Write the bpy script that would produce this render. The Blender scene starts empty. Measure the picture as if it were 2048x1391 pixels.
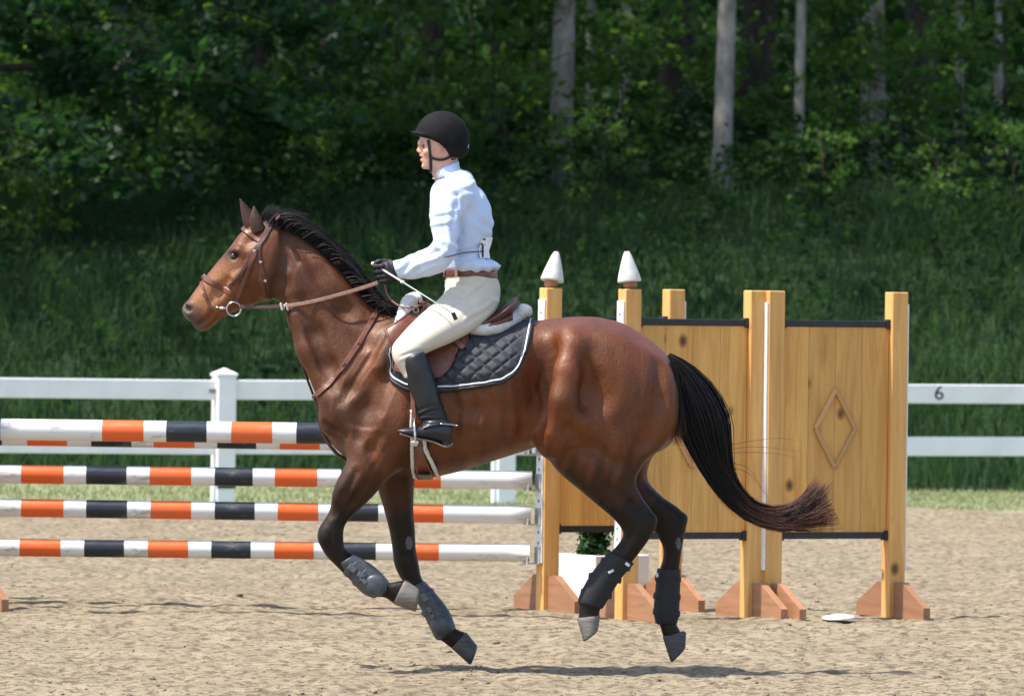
import bpy, bmesh, math, random
import numpy as np
from mathutils import Vector, Matrix
R = math.radians
random.seed(7)
rng = np.random.default_rng(7)
scene = bpy.context.scene
col = scene.collection
# ------------------------------------------------------------------ camera
F_PX, CAM_H, CAM_D = 15000.0, 1.70, 32.61      # focal length in photo pixels, height, distance to the horse
PITCH, ROLL = math.atan((695.5 - 563.0) / F_PX), R(0.70)
cam_d = bpy.data.cameras.new("camera")
cam = bpy.data.objects.new("camera", cam_d)
col.objects.link(cam)
_f = Vector((0, math.cos(PITCH), -math.sin(PITCH)))
_r0, _u0 = Vector((1, 0, 0)), Vector((0, math.sin(PITCH), math.cos(PITCH)))
_r = _r0 * math.cos(ROLL) + _u0 * math.sin(ROLL)
_u = _u0 * math.cos(ROLL) - _r0 * math.sin(ROLL)
M = Matrix((_r, _u, -_f)).transposed().to_4x4()
M.translation = Vector((0, -CAM_D, CAM_H))
cam.matrix_world = M
cam_d.sensor_width = 36.0
cam_d.lens = F_PX / 2048.0 * 36.0
cam_d.clip_start, cam_d.clip_end = 0.5, 3000
cam_d.dof.use_dof = True
cam_d.dof.focus_distance = 32.4
cam_d.dof.aperture_fstop = 8.5
scene.camera = cam
# ------------------------------------------------------------------ sky, sun, exposure
SUN_EL, SUN_BACK = R(62), R(-17)               # high, from the left and a little in front of the horse
to_sun = Vector((-math.cos(SUN_EL) * math.cos(SUN_BACK), math.cos(SUN_EL) * math.sin(SUN_BACK), math.sin(SUN_EL)))
world = bpy.data.worlds.new("World")
scene.world = world
world.use_nodes = True
nt = world.node_tree
sky = nt.nodes.new("ShaderNodeTexSky")
sky.sky_type = 'NISHITA'
sky.sun_disc = False
sky.sun_elevation = SUN_EL
sky.sun_rotation = math.atan2(to_sun.x, to_sun.y)
sky.air_density, sky.dust_density, sky.ozone_density = 1.0, 1.5, 1.0
nt.links.new(sky.outputs[0], nt.nodes["Background"].inputs[0])
nt.nodes["Background"].inputs[1].default_value = 0.15
sun_d = bpy.data.lights.new("sun", 'SUN')
sun_d.energy, sun_d.angle, sun_d.color = 3.9, R(0.53), (1.0, 0.955, 0.88)
sun = bpy.data.objects.new("sun", sun_d)
sun.rotation_euler = to_sun.to_track_quat('Z', 'Y').to_euler()
col.objects.link(sun)
vs = scene.view_settings
vs.view_transform, vs.look, vs.gamma, vs.exposure = 'Standard', 'None', 1.0, 1.0
vs.use_curve_mapping = False
scene.cycles.max_bounces = 8
scene.cycles.transparent_max_bounces = 8

# ------------------------------------------------------------------ helpers
def P(px, py, Y=0.0):
    """the world point that photo pixel (px, py) shows at depth Y"""
    d = _f * F_PX + _r * (px - 1024.0) - _u * (py - 695.5)
    t = (Y + CAM_D) / d.y
    return Vector((d.x * t, Y, CAM_H + d.z * t))
def MPP(Y=0.0):
    return (Y + CAM_D) / F_PX                 # metres per photo pixel

def tag(o, label=None, cat=None, group=None, kind=None):
    if label: o["label"] = label
    if cat: o["category"] = cat
    if group: o["group"] = group
    if kind: o["kind"] = kind
    return o
def empty(name, loc=(0, 0, 0), rz=0.0):
    o = bpy.data.objects.new(name, None)
    o.location = loc
    o.rotation_euler = (0, 0, rz)
    o.empty_display_size = 0.1
    col.objects.link(o)
    return o
def link(name, me, mat=None, parent=None, smooth=None):
    if mat is not None and not me.materials:
        me.materials.append(mat)
    if smooth is not None:
        me.polygons.foreach_set("use_smooth", np.full(len(me.polygons), smooth, dtype=bool))
    o = bpy.data.objects.new(name, me)
    col.objects.link(o)
    if parent is not None:
        o.parent = parent
        o.matrix_parent_inverse = Matrix.Translation(-Vector(parent.location)) if parent.type == 'EMPTY' and parent.rotation_euler.z == 0 and parent.get("_abs") else Matrix.Identity(4)
    return o
def mesh_np(name, v, f, smooth=True):
    """v (n,3); f (m,k) array or list of lists"""
    me = bpy.data.meshes.new(name)
    v = np.asarray(v, dtype=np.float32)
    if isinstance(f, np.ndarray):
        k = f.shape[1]
        me.vertices.add(len(v)); me.vertices.foreach_set("co", v.ravel())
        me.loops.add(f.size); me.loops.foreach_set("vertex_index", f.ravel().astype(np.int32))
        me.polygons.add(len(f))
        me.polygons.foreach_set("loop_start", (np.arange(len(f)) * k).astype(np.int32))
        me.polygons.foreach_set("loop_total", np.full(len(f), k, dtype=np.int32))
        me.update(calc_edges=True)
    else:
        me.from_pydata([tuple(map(float, p)) for p in v], [], f)
    me.polygons.foreach_set("use_smooth", np.full(len(me.polygons), smooth, dtype=bool))
    me.update()
    return me
def attr(me, name, vals):
    a = me.attributes.new(name, 'FLOAT', 'POINT')
    a.data.foreach_set("value", np.asarray(vals, dtype=np.float32))

class MB:
    """collects boxes and tubes for one mesh"""
    def __init__(s): s.v, s.f, s.m = [], [], []
    def add(s, v, f, m=0):
        b = len(s.v); s.v += [tuple(p) for p in v]
        s.f += [tuple(i + b for i in q) for q in f]; s.m += [m] * len(f)
        return s
    def box(s, c, sz, bev=0.0, rot=None, m=0):
        bm = bmesh.new(); bmesh.ops.create_cube(bm, size=1.0)
        for v in bm.verts: v.co = Vector((v.co.x * sz[0], v.co.y * sz[1], v.co.z * sz[2]))
        if bev > 0: bmesh.ops.bevel(bm, geom=list(bm.edges), offset=bev, segments=1, affect='EDGES', profile=0.5)
        bm.verts.index_update()
        vs_ = [(rot @ v.co if rot else v.co) + Vector(c) for v in bm.verts]
        s.add(vs_, [[v.index for v in f.verts] for f in bm.faces], m); bm.free()
        return s
    def prism(s, poly, ax, t0, t1, m=0):
        """poly list of 2d points, extruded along axis ax from t0 to t1"""
        n = len(poly)
        def mk(p, t): return {'x': (t, p[0], p[1]), 'y': (p[0], t, p[1]), 'z': (p[0], p[1], t)}[ax]
        v = [mk(p, t0) for p in poly] + [mk(p, t1) for p in poly]
        f = [[i, (i + 1) % n, n + (i + 1) % n, n + i] for i in range(n)] + [list(range(n))[::-1], list(range(n, 2 * n))]
        return s.add(v, f, m)
    def tube(s, pts, rad, n=8, cap=True, m=0):
        pts = [Vector(p) for p in pts]; rad = rad if hasattr(rad, '__len__') else [rad] * len(pts)
        v, f = [], []
        t = (pts[1] - pts[0]).normalized()
        up = Vector((0, 0, 1)) if abs(t.z) < 0.9 else Vector((1, 0, 0))
        nrm = (up - t * up.dot(t)).normalized()
        for i, p in enumerate(pts):
            t = (pts[min(i + 1, len(pts) - 1)] - pts[max(i - 1, 0)]).normalized()
            nrm = (nrm - t * nrm.dot(t)).normalized(); b = t.cross(nrm)
            for k in range(n):
                a = 2 * math.pi * k / n
                v.append(p + (nrm * math.cos(a) + b * math.sin(a)) * rad[i])
        for i in range(len(pts) - 1):
            for k in range(n):
                a, b2 = i * n + k, i * n + (k + 1) % n
                f.append([a, b2, b2 + n, a + n])
        if cap:
            f.append(list(range(n))[::-1]); f.append([(len(pts) - 1) * n + k for k in range(n)])
        return s.add(v, f, m)
    def mesh(s, name, smooth=False, mats=()):
        me = bpy.data.meshes.new(name); me.from_pydata(s.v, [], s.f)
        bm = bmesh.new(); bm.from_mesh(me); bmesh.ops.recalc_face_normals(bm, faces=bm.faces); bm.to_mesh(me); bm.free()
        for x in mats: me.materials.append(x)
        me.polygons.foreach_set("material_index", np.array(s.m, dtype=np.int32))
        me.polygons.foreach_set("use_smooth", np.full(len(me.polygons), smooth, dtype=bool)); me.update()
        return me
    def obj(s, name, mat, parent=None, smooth=False):
        return link(name, s.mesh(name, smooth, [mat]), None, parent)
def catmull(a, m):
    """a (n,k) control rows -> smooth dense rows, m steps per span (centripetal-ish, no overshoot trouble)"""
    a = np.asarray(a, dtype=float); n = len(a)
    e = np.vstack([2 * a[0] - a[1], a, 2 * a[-1] - a[-2]])
    out = []
    for i in range(n - 1):
        p0, p1, p2, p3 = e[i], e[i + 1], e[i + 2], e[i + 3]
        for t in np.linspace(0, 1, m, endpoint=False):
            out.append(0.5 * (2 * p1 + (p2 - p0) * t + (2 * p0 - 5 * p1 + 4 * p2 - p3) * t * t + (3 * p1 - p0 - 3 * p2 + p3) * t ** 3))
    out.append(a[-1])
    return np.array(out)

# ------------------------------------------------------------------ materials
class NT:
    def __init__(s, name):
        s.mat = bpy.data.materials.new(name); s.mat.use_nodes = True
        s.t = s.mat.node_tree; s.b = s.t.nodes["Principled BSDF"]; s.out = s.t.nodes["Material Output"]
    def n(s, ty, **kw):
        x = s.t.nodes.new("ShaderNode" + ty)
        for k, v in kw.items(): setattr(x, k, v)
        return x
    def l(s, a, b): s.t.links.new(a, b)
    def coord(s, which="Object", scale=(1, 1, 1)):
        c = s.n("TexCoord"); m = s.n("Mapping"); m.inputs["Scale"].default_value = scale
        s.l(c.outputs[which], m.inputs[0]); return m.outputs[0]
    def noise(s, vec, scale, detail=4, rough=0.6, dist=0.0):
        x = s.n("TexNoise"); x.inputs["Scale"].default_value = scale; x.inputs["Detail"].default_value = detail
        x.inputs["Roughness"].default_value = rough; x.inputs["Distortion"].default_value = dist
        s.l(vec, x.inputs["Vector"]); return x.outputs["Fac"]
    def ramp(s, fac, stops, interp='LINEAR'):
        r = s.n("ValToRGB"); r.color_ramp.interpolation = interp
        el = r.color_ramp.elements
        while len(el) > 1: el.remove(el[-1])
        el[0].position = stops[0][0]; el[0].color = (*stops[0][1], 1) if hasattr(stops[0][1], '__len__') else (stops[0][1],) * 3 + (1,)
        for p, c in stops[1:]:
            e = el.new(p); e.color = (*c, 1) if hasattr(c, '__len__') else (c, c, c, 1)
        s.l(fac, r.inputs[0]); return r.outputs[0]
    def mix(s, fac, a, b, mode='MIX'):
        m = s.n("MixRGB", blend_type=mode)
        for i, x in ((0, fac), (1, a), (2, b)):
            if hasattr(x, 'links'): s.l(x, m.inputs[i])
            elif i == 0: m.inputs[0].default_value = x
            else: m.inputs[i].default_value = (*x, 1)
        return m.outputs[0]
    def math(s, op, a, b=0.0, c=None):
        m = s.n("Math", operation=op)
        for i, x in enumerate((a, b) if c is None else (a, b, c)):
            if hasattr(x, 'links'): s.l(x, m.inputs[i])
            else: m.inputs[i].default_value = x
        return m.outputs[0]
    def attr(s, name):
        a = s.n("Attribute"); a.attribute_name = name; return a.outputs["Fac"]
    def bump(s, h, strength=0.3, dist=0.01, prev=None):
        b = s.n("Bump"); b.inputs["Strength"].default_value = strength; b.inputs["Distance"].default_value = dist
        s.l(h, b.inputs["Height"])
        if prev: s.l(prev, b.inputs["Normal"])
        return b.outputs[0]
    def set(s, color=None, rough=None, spec=None, normal=None, **kw):
        for k, x in (("Base Color", color), ("Roughness", rough), ("Specular IOR Level", spec), ("Normal", normal)):
            if x is None: continue
            if hasattr(x, 'links'): s.l(x, s.b.inputs[k])
            elif k == "Base Color": s.b.inputs[k].default_value = (*x, 1)
            else: s.b.inputs[k].default_value = x
        for k, x in kw.items():
            s.b.inputs[k.replace("_", " ")].default_value = x
        return s.mat
def simple(name, c, rough=0.5, var=0.15, scale=20, bump=0.1, bscale=200, bdist=0.002, spec=0.5, **kw):
    m = NT(name); v = m.coord("Object")
    n = m.noise(v, scale, 5)
    lo = tuple(x * (1 - var) for x in c); hi = tuple(min(1, x * (1 + var)) for x in c)
    cc = m.ramp(n, [(0.3, lo), (0.7, hi)])
    nb = m.bump(m.noise(v, bscale, 3), bump, bdist)
    rr = m.ramp(m.noise(v, scale * 2.3, 4), [(0.3, max(0.02, rough - 0.08)), (0.7, min(1, rough + 0.08))])
    return m.set(cc, rr, spec, nb, **kw)

# ------------------------------------------------------------------ sculpting field: smooth unions turned into one skin
def smin(a, b, k):
    if k <= 0: return np.minimum(a, b)
    h = np.maximum(k - np.abs(a - b), 0) / k
    return np.minimum(a, b) - h * h * k * 0.25
class Field:
    def __init__(s, lo, hi, h):
        s.lo = np.array(lo, float); s.h = h
        s.n = np.ceil((np.array(hi) - s.lo) / h).astype(int) + 1
        s.D = np.full(s.n, 0.5, dtype=np.float32)
    def box(s, lo, hi):
        i0 = np.clip(np.floor((np.array(lo) - s.lo) / s.h).astype(int), 0, s.n - 1)
        i1 = np.clip(np.ceil((np.array(hi) - s.lo) / s.h).astype(int) + 1, 1, s.n)
        sl = tuple(slice(a, b) for a, b in zip(i0, i1))
        g = [(s.lo[a] + s.h * np.arange(i0[a], i1[a])).astype(np.float32) for a in range(3)]
        return sl, g[0][:, None, None], g[1][None, :, None], g[2][None, None, :]
    def merge(s, sl, d, k, sub=False):
        if d.size == 0: return
        if sub: s.D[sl] = -smin(-s.D[sl], d, k)
        else: s.D[sl] = smin(s.D[sl], d, k)
    def ell(s, c, r, ang=0.0, k=0.03, sub=False, yaw=0.0):
        """ellipsoid: radii (along, lateral, across); ang turns it in the x-z plane, yaw about z"""
        m = max(r) + k + 2 * s.h
        sl, X, Y, Z = s.box(np.array(c) - m, np.array(c) + m)
        X, Y, Z = X - c[0], Y - c[1], Z - c[2]
        if yaw:
            cy, sy = math.cos(yaw), math.sin(yaw); X, Y = X * cy + Y * sy, -X * sy + Y * cy
        ca, sa = math.cos(ang), math.sin(ang)
        u, w = X * ca + Z * sa, -X * sa + Z * ca
        k0 = np.sqrt((u / r[0]) ** 2 + (Y / r[1]) ** 2 + (w / r[2]) ** 2)
        k1 = np.sqrt((u / r[0] ** 2) ** 2 + (Y / r[1] ** 2) ** 2 + (w / r[2] ** 2) ** 2) + 1e-9
        s.merge(sl, (k0 * (k0 - 1) / k1).astype(np.float32), k, sub)
    def cap(s, a, b, ra, rb, k=0.02, sub=False):
        a, b = np.array(a, float), np.array(b, float); m = max(ra, rb) + k + 2 * s.h
        sl, X, Y, Z = s.box(np.minimum(a, b) - m, np.maximum(a, b) + m)
        d = b - a; L = d @ d + 1e-12
        t = np.clip(((X - a[0]) * d[0] + (Y - a[1]) * d[1] + (Z - a[2]) * d[2]) / L, 0, 1)
        q = np.sqrt((X - a[0] - t * d[0]) ** 2 + (Y - a[1] - t * d[1]) ** 2 + (Z - a[2] - t * d[2]) ** 2)
        s.merge(sl, (q - (ra + (rb - ra) * t)).astype(np.float32), k, sub)
    def path(s, pts, rads, k=0.02, sub=False):
        for i in range(len(pts) - 1): s.cap(pts[i], pts[i + 1], rads[i], rads[i + 1], k, sub)
    def loft(s, secs, k=0.03, m=5):
        """secs rows: ax, az, bx, bz, y, w, egg  (world metres) - elliptical sections between silhouette points a and b"""
        S = catmull(secs, m)
        A, B = S[:, 0:2], S[:, 2:4]
        C = (A + B) / 2; H = (A - B) / 2
        hl = np.linalg.norm(H, axis=1) + 1e-6; Dv = H / hl[:, None]
        N = np.stack([-Dv[:, 1], Dv[:, 0]], 1)
        T = np.gradient(C, axis=0)
        N *= np.sign((N * T).sum(1) + 1e-9)[:, None]
        yy, ww, ee = S[:, 4], np.maximum(S[:, 5], 1e-3), S[:, 6]
        mg = k + 2.5 * s.h
        ext = np.maximum(hl, ww) + mg
        lo = np.array([(C[:, 0] - ext).min(), (yy - ext).min(), (C[:, 1] - ext).min()])
        hi = np.array([(C[:, 0] + ext).max(), (yy + ext).max(), (C[:, 1] + ext).max()])
        slT, _, _, _ = s.box(lo, hi)
        tmp = np.full([q.stop - q.start for q in slT], 0.5, dtype=np.float32)
        off = [q.start for q in slT]
        for i in range(len(S) - 1):
            e0, e1 = [np.abs(H[j]) + mg for j in (i, i + 1)]
            l2 = np.minimum(C[i] - e0, C[i + 1] - e1) ; h2 = np.maximum(C[i] + e0, C[i + 1] + e1)
            wm = max(ww[i], ww[i + 1]) + mg
            sl, X, Y, Z = s.box((l2[0], min(yy[i], yy[i + 1]) - wm, l2[1]), (h2[0], max(yy[i], yy[i + 1]) + wm, h2[1]))
            if any(q.stop <= q.start for q in sl): continue
            s0 = (X - C[i, 0]) * N[i, 0] + (Z - C[i, 1]) * N[i, 1]
            s1 = (X - C[i + 1, 0]) * N[i + 1, 0] + (Z - C[i + 1, 1]) * N[i + 1, 1]
            den = s0 - s1
            ok = den > 1e-5
            t = np.where(ok, s0 / np.where(ok, den, 1), 0.5)
            tc = np.clip(t, 0, 1)
            res = np.where(t < 0, np.abs(s0), np.where(t > 1, np.abs(s1), 0))
            cx = C[i, 0] + (C[i + 1, 0] - C[i, 0]) * tc; cz = C[i, 1] + (C[i + 1, 1] - C[i, 1]) * tc
            dx = Dv[i, 0] + (Dv[i + 1, 0] - Dv[i, 0]) * tc; dz = Dv[i, 1] + (Dv[i + 1, 1] - Dv[i, 1]) * tc
            dl = np.sqrt(dx * dx + dz * dz) + 1e-9
            v = ((X - cx) * dx + (Z - cz) * dz) / dl
            hh = hl[i] + (hl[i + 1] - hl[i]) * tc
            y0 = yy[i] + (yy[i + 1] - yy[i]) * tc
            w = (ww[i] + (ww[i + 1] - ww[i]) * tc) * np.clip(1 - (ee[i] + (ee[i + 1] - ee[i]) * tc) * v / hh, 0.3, 1.7)
            lat = Y - y0
            k0 = np.sqrt((v / hh) ** 2 + (lat / w) ** 2); k1 = np.sqrt((v / hh ** 2) ** 2 + (lat / w ** 2) ** 2) + 1e-9
            d = k0 * (k0 - 1) / k1
            d = np.maximum(d, -np.minimum(hh, w))
            d = np.where(res > 0, np.hypot(np.maximum(d, 0), res), d)
            d = np.where(ok, d, 0.5)
            st = tuple(slice(q.start - o, q.stop - o) for q, o in zip(sl, off))
            tmp[st] = np.minimum(tmp[st], d)
        s.merge(slT, tmp, k)
    def sample(s, p, order=1):
        q = (np.asarray(p, float) - s.lo) / s.h
        q = np.clip(q, 0, s.n - 1.001); i = q.astype(int); f = q - i
        D = s.D; r = 0
        for a in (0, 1):
            for b in (0, 1):
                for c in (0, 1):
                    wt = (f[:, 0] if a else 1 - f[:, 0]) * (f[:, 1] if b else 1 - f[:, 1]) * (f[:, 2] if c else 1 - f[:, 2])
                    r = r + wt * D[i[:, 0] + a, i[:, 1] + b, i[:, 2] + c]
        return r
    def grad(s, p, e=None):
        e = e or s.h; p = np.asarray(p, float); g = []
        for a in range(3):
            o = np.zeros(3); o[a] = e
            g.append(s.sample(p + o) - s.sample(p - o))
        g = np.stack(g, 1); return g / (np.linalg.norm(g, axis=1)[:, None] + 1e-9)
    def mesh(s, relax=2):
        D = s.D; neg = D < 0
        nx, ny, nz = D.shape
        cs = np.zeros((nx - 1, ny - 1, nz - 1), np.int8)
        for a in (0, 1):
            for b in (0, 1):
                for c in (0, 1):
                    cs += neg[a:nx - 1 + a, b:ny - 1 + b, c:nz - 1 + c]
        act = (cs > 0) & (cs < 8)
        I = np.argwhere(act); idx = np.full(act.shape, -1, np.int64); idx[act] = np.arange(len(I))
        acc = np.zeros((len(I), 3)); cnt = np.zeros(len(I))
        corners = [(a, b, c) for a in (0, 1) for b in (0, 1) for c in (0, 1)]
        vals = {cn: D[I[:, 0] + cn[0], I[:, 1] + cn[1], I[:, 2] + cn[2]] for cn in corners}
        for c0 in corners:
            for ax in range(3):
                if c0[ax]: continue
                c1 = tuple(1 if q == ax else c0[q] for q in range(3))
                v0, v1 = vals[c0], vals[c1]; x = (v0 < 0) != (v1 < 0)
                t = np.where(x, v0 / np.where(x, v0 - v1, 1), 0)
                p = np.array(c0, float)[None] + np.eye(3)[ax][None] * t[:, None]
                acc += np.where(x[:, None], p, 0); cnt += x
        V = s.lo + (I + acc / cnt[:, None]) * s.h
        Fq = []
        for ax in range(3):
            u, v = [(1, 2), (2, 0), (0, 1)][ax]
            n0 = neg; sl0 = [slice(None)] * 3; sl1 = [slice(None)] * 3
            sl0[ax] = slice(0, -1); sl1[ax] = slice(1, None)
            x = n0[tuple(sl0)] != n0[tuple(sl1)]
            E = np.argwhere(x)
            ok = (E[:, u] > 0) & (E[:, v] > 0) & (E[:, u] < D.shape[u] - 1) & (E[:, v] < D.shape[v] - 1)
            E = E[ok]
            inside = neg[E[:, 0], E[:, 1], E[:, 2]]
            def at(du, dv):
                q = E.copy(); q[:, u] -= du; q[:, v] -= dv
                return idx[q[:, 0], q[:, 1], q[:, 2]]
            q = np.stack([at(1, 1), at(0, 1), at(0, 0), at(1, 0)], 1)
            q[~inside] = q[~inside][:, ::-1]
            Fq.append(q)
        Fq = np.concatenate(Fq)
        for _ in range(relax):                         # smooth along the skin, then back onto it
            a = np.concatenate([Fq[:, [0, 1]], Fq[:, [1, 2]], Fq[:, [2, 3]], Fq[:, [3, 0]]])
            sm = np.zeros_like(V); ct = np.zeros(len(V))
            for d in range(3): sm[:, d] = np.bincount(a[:, 0], V[a[:, 1], d], len(V)) + np.bincount(a[:, 1], V[a[:, 0], d], len(V))
            ct = np.bincount(a[:, 0], minlength=len(V)) + np.bincount(a[:, 1], minlength=len(V))
            V = 0.4 * V + 0.6 * sm / ct[:, None]
        return V, Fq
def secs(rows, Y=None):
    """rows (ax, ay, bx, by, w[, y][, egg]) in photo pixels / metres -> loft rows in world metres"""
    out = []
    for r in rows:
        w = r[4]; y = r[5] if len(r) > 5 and r[5] is not None else (Y or 0.0); e = r[6] if len(r) > 6 else 0.0
        a, b = P(r[0], r[1], y), P(r[2], r[3], y)
        out.append((a.x, a.z, b.x, b.z, y, w, e))
    return out
def loft_mesh(name, rows, Y=None, n=24, m=4, cap=(True, True), smooth=True, power=2.0):
    """ring mesh through the same kind of sections"""
    S = catmull(secs(rows, Y), m); v = []; f = []
    for q in S:
        c = Vector(((q[0] + q[2]) / 2, q[4], (q[1] + q[3]) / 2)); h = Vector(((q[0] - q[2]) / 2, 0, (q[1] - q[3]) / 2))
        for k in range(n):
            a = 2 * math.pi * k / n; ca, sa = math.cos(a), math.sin(a)
            ca, sa = math.copysign(abs(ca) ** (2 / power), ca), math.copysign(abs(sa) ** (2 / power), sa)
            v.append(c + h * ca + Vector((0, q[5] * sa, 0)))
    for i in range(len(S) - 1):
        for k in range(n):
            f.append([i * n + k, i * n + (k + 1) % n, (i + 1) * n + (k + 1) % n, (i + 1) * n + k])
    if cap[0]: f.append(list(range(n))[::-1])
    if cap[1]: f.append([(len(S) - 1) * n + k for k in range(n)])
    mb = MB(); mb.add(v, f); return mb.mesh(name, smooth)
def sstep(x, a, b):
    t = np.clip((np.asarray(x, float) - a) / (b - a), 0, 1); return t * t * (3 - 2 * t)
# ================================================================== GROUND
def vnoise(x, y, cell, seed):
    """smooth value noise on numpy arrays"""
    r = np.random.default_rng(seed).random((257, 257)).astype(np.float32)
    u, v_ = x / cell + 1000.37, y / cell + 1000.71
    i, j = np.floor(u).astype(int), np.floor(v_).astype(int); f, g = u - i, v_ - j
    f, g = f * f * (3 - 2 * f), g * g * (3 - 2 * g); i, j = i % 256, j % 256
    return (r[i, j] * (1 - f) + r[i + 1, j] * f) * (1 - g) + (r[i, j + 1] * (1 - f) + r[i + 1, j + 1] * f) * g - .5
def sand_edge(x): return 23.0 + 4.5 * np.tanh(x / 7.0) + .35 * np.sin(x * .9 + 1) + .15 * np.sin(x * 2.7)
def land_z(x, y):
    """the land: flat arena, then a bank that climbs into the wood"""
    z = 2.45 * sstep(y, 29.6, 42.5) + 1.1 * sstep(y, 42, 62) + 9.0 * sstep(y, 66, 130)
    z = z + (.25 * vnoise(x, y, 5, 1) + .10 * vnoise(x, y, 1.7, 2)) * sstep(y, 30, 36)
    return z - .06
def grid(name, xs, ys, zf):
    X, Y = np.meshgrid(xs, ys, indexing='ij'); Z = zf(X, Y)
    V = np.stack([X.ravel(), Y.ravel(), Z.ravel()], 1); n, m_ = len(xs), len(ys)
    ii = (np.arange(n - 1)[:, None] * m_ + np.arange(m_ - 1)[None]).ravel()
    return mesh_np(name, V, np.stack([ii, ii + m_, ii + m_ + 1, ii + 1], 1))
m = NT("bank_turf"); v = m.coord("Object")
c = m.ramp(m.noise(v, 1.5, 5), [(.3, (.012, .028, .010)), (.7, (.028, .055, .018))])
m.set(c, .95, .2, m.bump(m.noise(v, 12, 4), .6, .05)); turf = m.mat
xs = np.concatenate([np.linspace(-600, -40, 15), np.linspace(-36, 36, 145), np.linspace(40, 600, 15)])
ys = np.concatenate([np.linspace(-400, 18, 20), np.linspace(19, 70, 120), np.linspace(74, 180, 28), np.linspace(200, 1500, 10)])
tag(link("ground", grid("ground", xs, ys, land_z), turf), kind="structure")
# mown strip by the fence
m = NT("mown_grass"); v = m.coord("Object")
c = m.ramp(m.noise(v, 3.0, 6, .7), [(.28, (.18, .195, .10)), (.5, (.23, .245, .13)), (.75, (.29, .285, .17))])
m.set(c, .9, .2, m.bump(m.noise(v, 40, 4), .8, .03)); mown = m.mat
xs = np.linspace(-16, 16, 150)
def strip(X, Y): return .02 * vnoise(X, Y, .6, 5) + .02 * vnoise(X, Y, .2, 6) - .012
xg = np.linspace(-40, 40, 200); tg = np.linspace(0, 1, 60)
X, T = np.meshgrid(xg, tg, indexing='ij'); Y = sand_edge(X) - .5 + (30.6 - sand_edge(X) + .5 + .3 * vnoise(X, X * 0, .7, 8)) * T
V = np.stack([X.ravel(), Y.ravel(), (strip(X, Y)).ravel()], 1); ii = (np.arange(199)[:, None] * 60 + np.arange(59)[None]).ravel()
tag(link("grass_verge", mesh_np("grass_verge", V, np.stack([ii, ii + 60, ii + 61, ii + 1], 1)), mown), kind="structure")
# riding arena: harrowed sand with hoof marks
def sand_z(X, Y):
    z = .016 * vnoise(X, Y, .55, 11) + .018 * vnoise(X, Y, .19, 12) + .017 * vnoise(X, Y * 1.3, .085, 13) + .010 * vnoise(X, Y, .045, 14)
    pit = np.maximum(0, vnoise(X, Y, .26, 15) - .20) * .085
    ridge = .012 * np.maximum(0, vnoise(X * .4, Y, .25, 16)) + .02 * np.exp(-((Y - 4.35 - .1 * np.sin(X * 1.3)) / .10) ** 2) * (.5 + vnoise(X, Y, .3, 18))
    z = z - pit + ridge
    z = z - .055 * (1 - sstep(Y, -3.2, -2.4)) - .055 * sstep(np.abs(X), 5.0, 5.6)
    return z + .002 - .05 * sstep(Y - sand_edge(X), .0, .5)
xs = np.linspace(-5.6, 5.6, 470); ys = np.concatenate([np.arange(-3.2, 7, .027), np.arange(7, 29, .085)])
m = NT("arena_sand"); v = m.coord("Object")
n1 = m.noise(v, 1.5, 7, .72); n2 = m.noise(v, 19, 4, .62)
c = m.ramp(n1, [(.3, (.175, .139, .091)), (.5, (.258, .208, .138)), (.72, (.312, .256, .174))])
c = m.mix(m.ramp(n2, [(.40, 1.0), (.53, 0.0)]), c, (.125, .094, .060))
c = m.mix(m.ramp(m.noise(v, 70, 4, .7), [(.62, 0.0), (.75, .6)]), c, (.50, .43, .33))
m.set(c, .95, .15, m.bump(m.noise(v, 60, 3, .6), .8, .014)); sand = m.mat
sd_ = grid("arena_sand", xs, ys, sand_z)
tag(link("arena_sand", sd_, sand), kind="structure")
xb = np.concatenate([np.linspace(-150, -6, 40), [-5.5, -5.3], np.linspace(-4.5, 4.5, 8), [5.3, 5.5], np.linspace(6, 150, 40)]); tb = np.concatenate([np.linspace(0, .9, 12), np.linspace(.91, 1, 30)])
X, T = np.meshgrid(xb, tb, indexing='ij'); E = sand_edge(X) + .15; Y = -160 + (E + 160) * T
Y[:, 11], Y[:, 12] = -3.1, -2.9
Y[:, 13:] = -2.9 + (E[:, 13:] + 2.9) * np.linspace(0, 1, Y.shape[1] - 12)[1:][None]
Z = np.where((np.abs(X) >= 5.45) | (Y <= -3.0), -.028, -.075)
V = np.stack([X.ravel(), Y.ravel(), Z.ravel()], 1); nb2 = len(tb); ii = (np.arange(len(xb) - 1)[:, None] * nb2 + np.arange(nb2 - 1)[None]).ravel()
tag(link("outer_sand", mesh_np("outer_sand", V, np.stack([ii, ii + nb2, ii + nb2 + 1, ii + 1], 1)), sand), kind="structure")
# clods kicked up all over
bm = bmesh.new(); bmesh.ops.create_icosphere(bm, subdivisions=1, radius=1.0); ico = np.array([v_.co for v_ in bm.verts]); icf = np.array([[q.index for q in f.verts] for f in bm.faces]); bm.free()
r5 = np.random.default_rng(21); V, Fc = [], []
for i in range(1800):
    yy = -2.4 + 24 * r5.random() ** 2.0; xx = r5.uniform(-1, 1) * (2.6 + .11 * yy)
    s_ = r5.uniform(.003, .008) * (1 + 1.2 * (r5.random() < .05))
    w = ico * (s_ * r5.uniform(.8, 1.5), s_ * r5.uniform(.8, 1.3), s_ * r5.uniform(.5, .9)) * (1 + .25 * r5.normal(size=(len(ico), 1)))
    z0 = float(sand_z(np.array([xx]), np.array([yy]))[0])
    Fc.append(icf + len(ico) * i); V.append(w + (xx, yy, z0 + s_ * .2))
tag(link("sand_clods", mesh_np("sand_clods", np.concatenate(V), np.concatenate(Fc)), sand), "crumbled sand clods scattered over the arena", "sand", kind="stuff")
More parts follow.
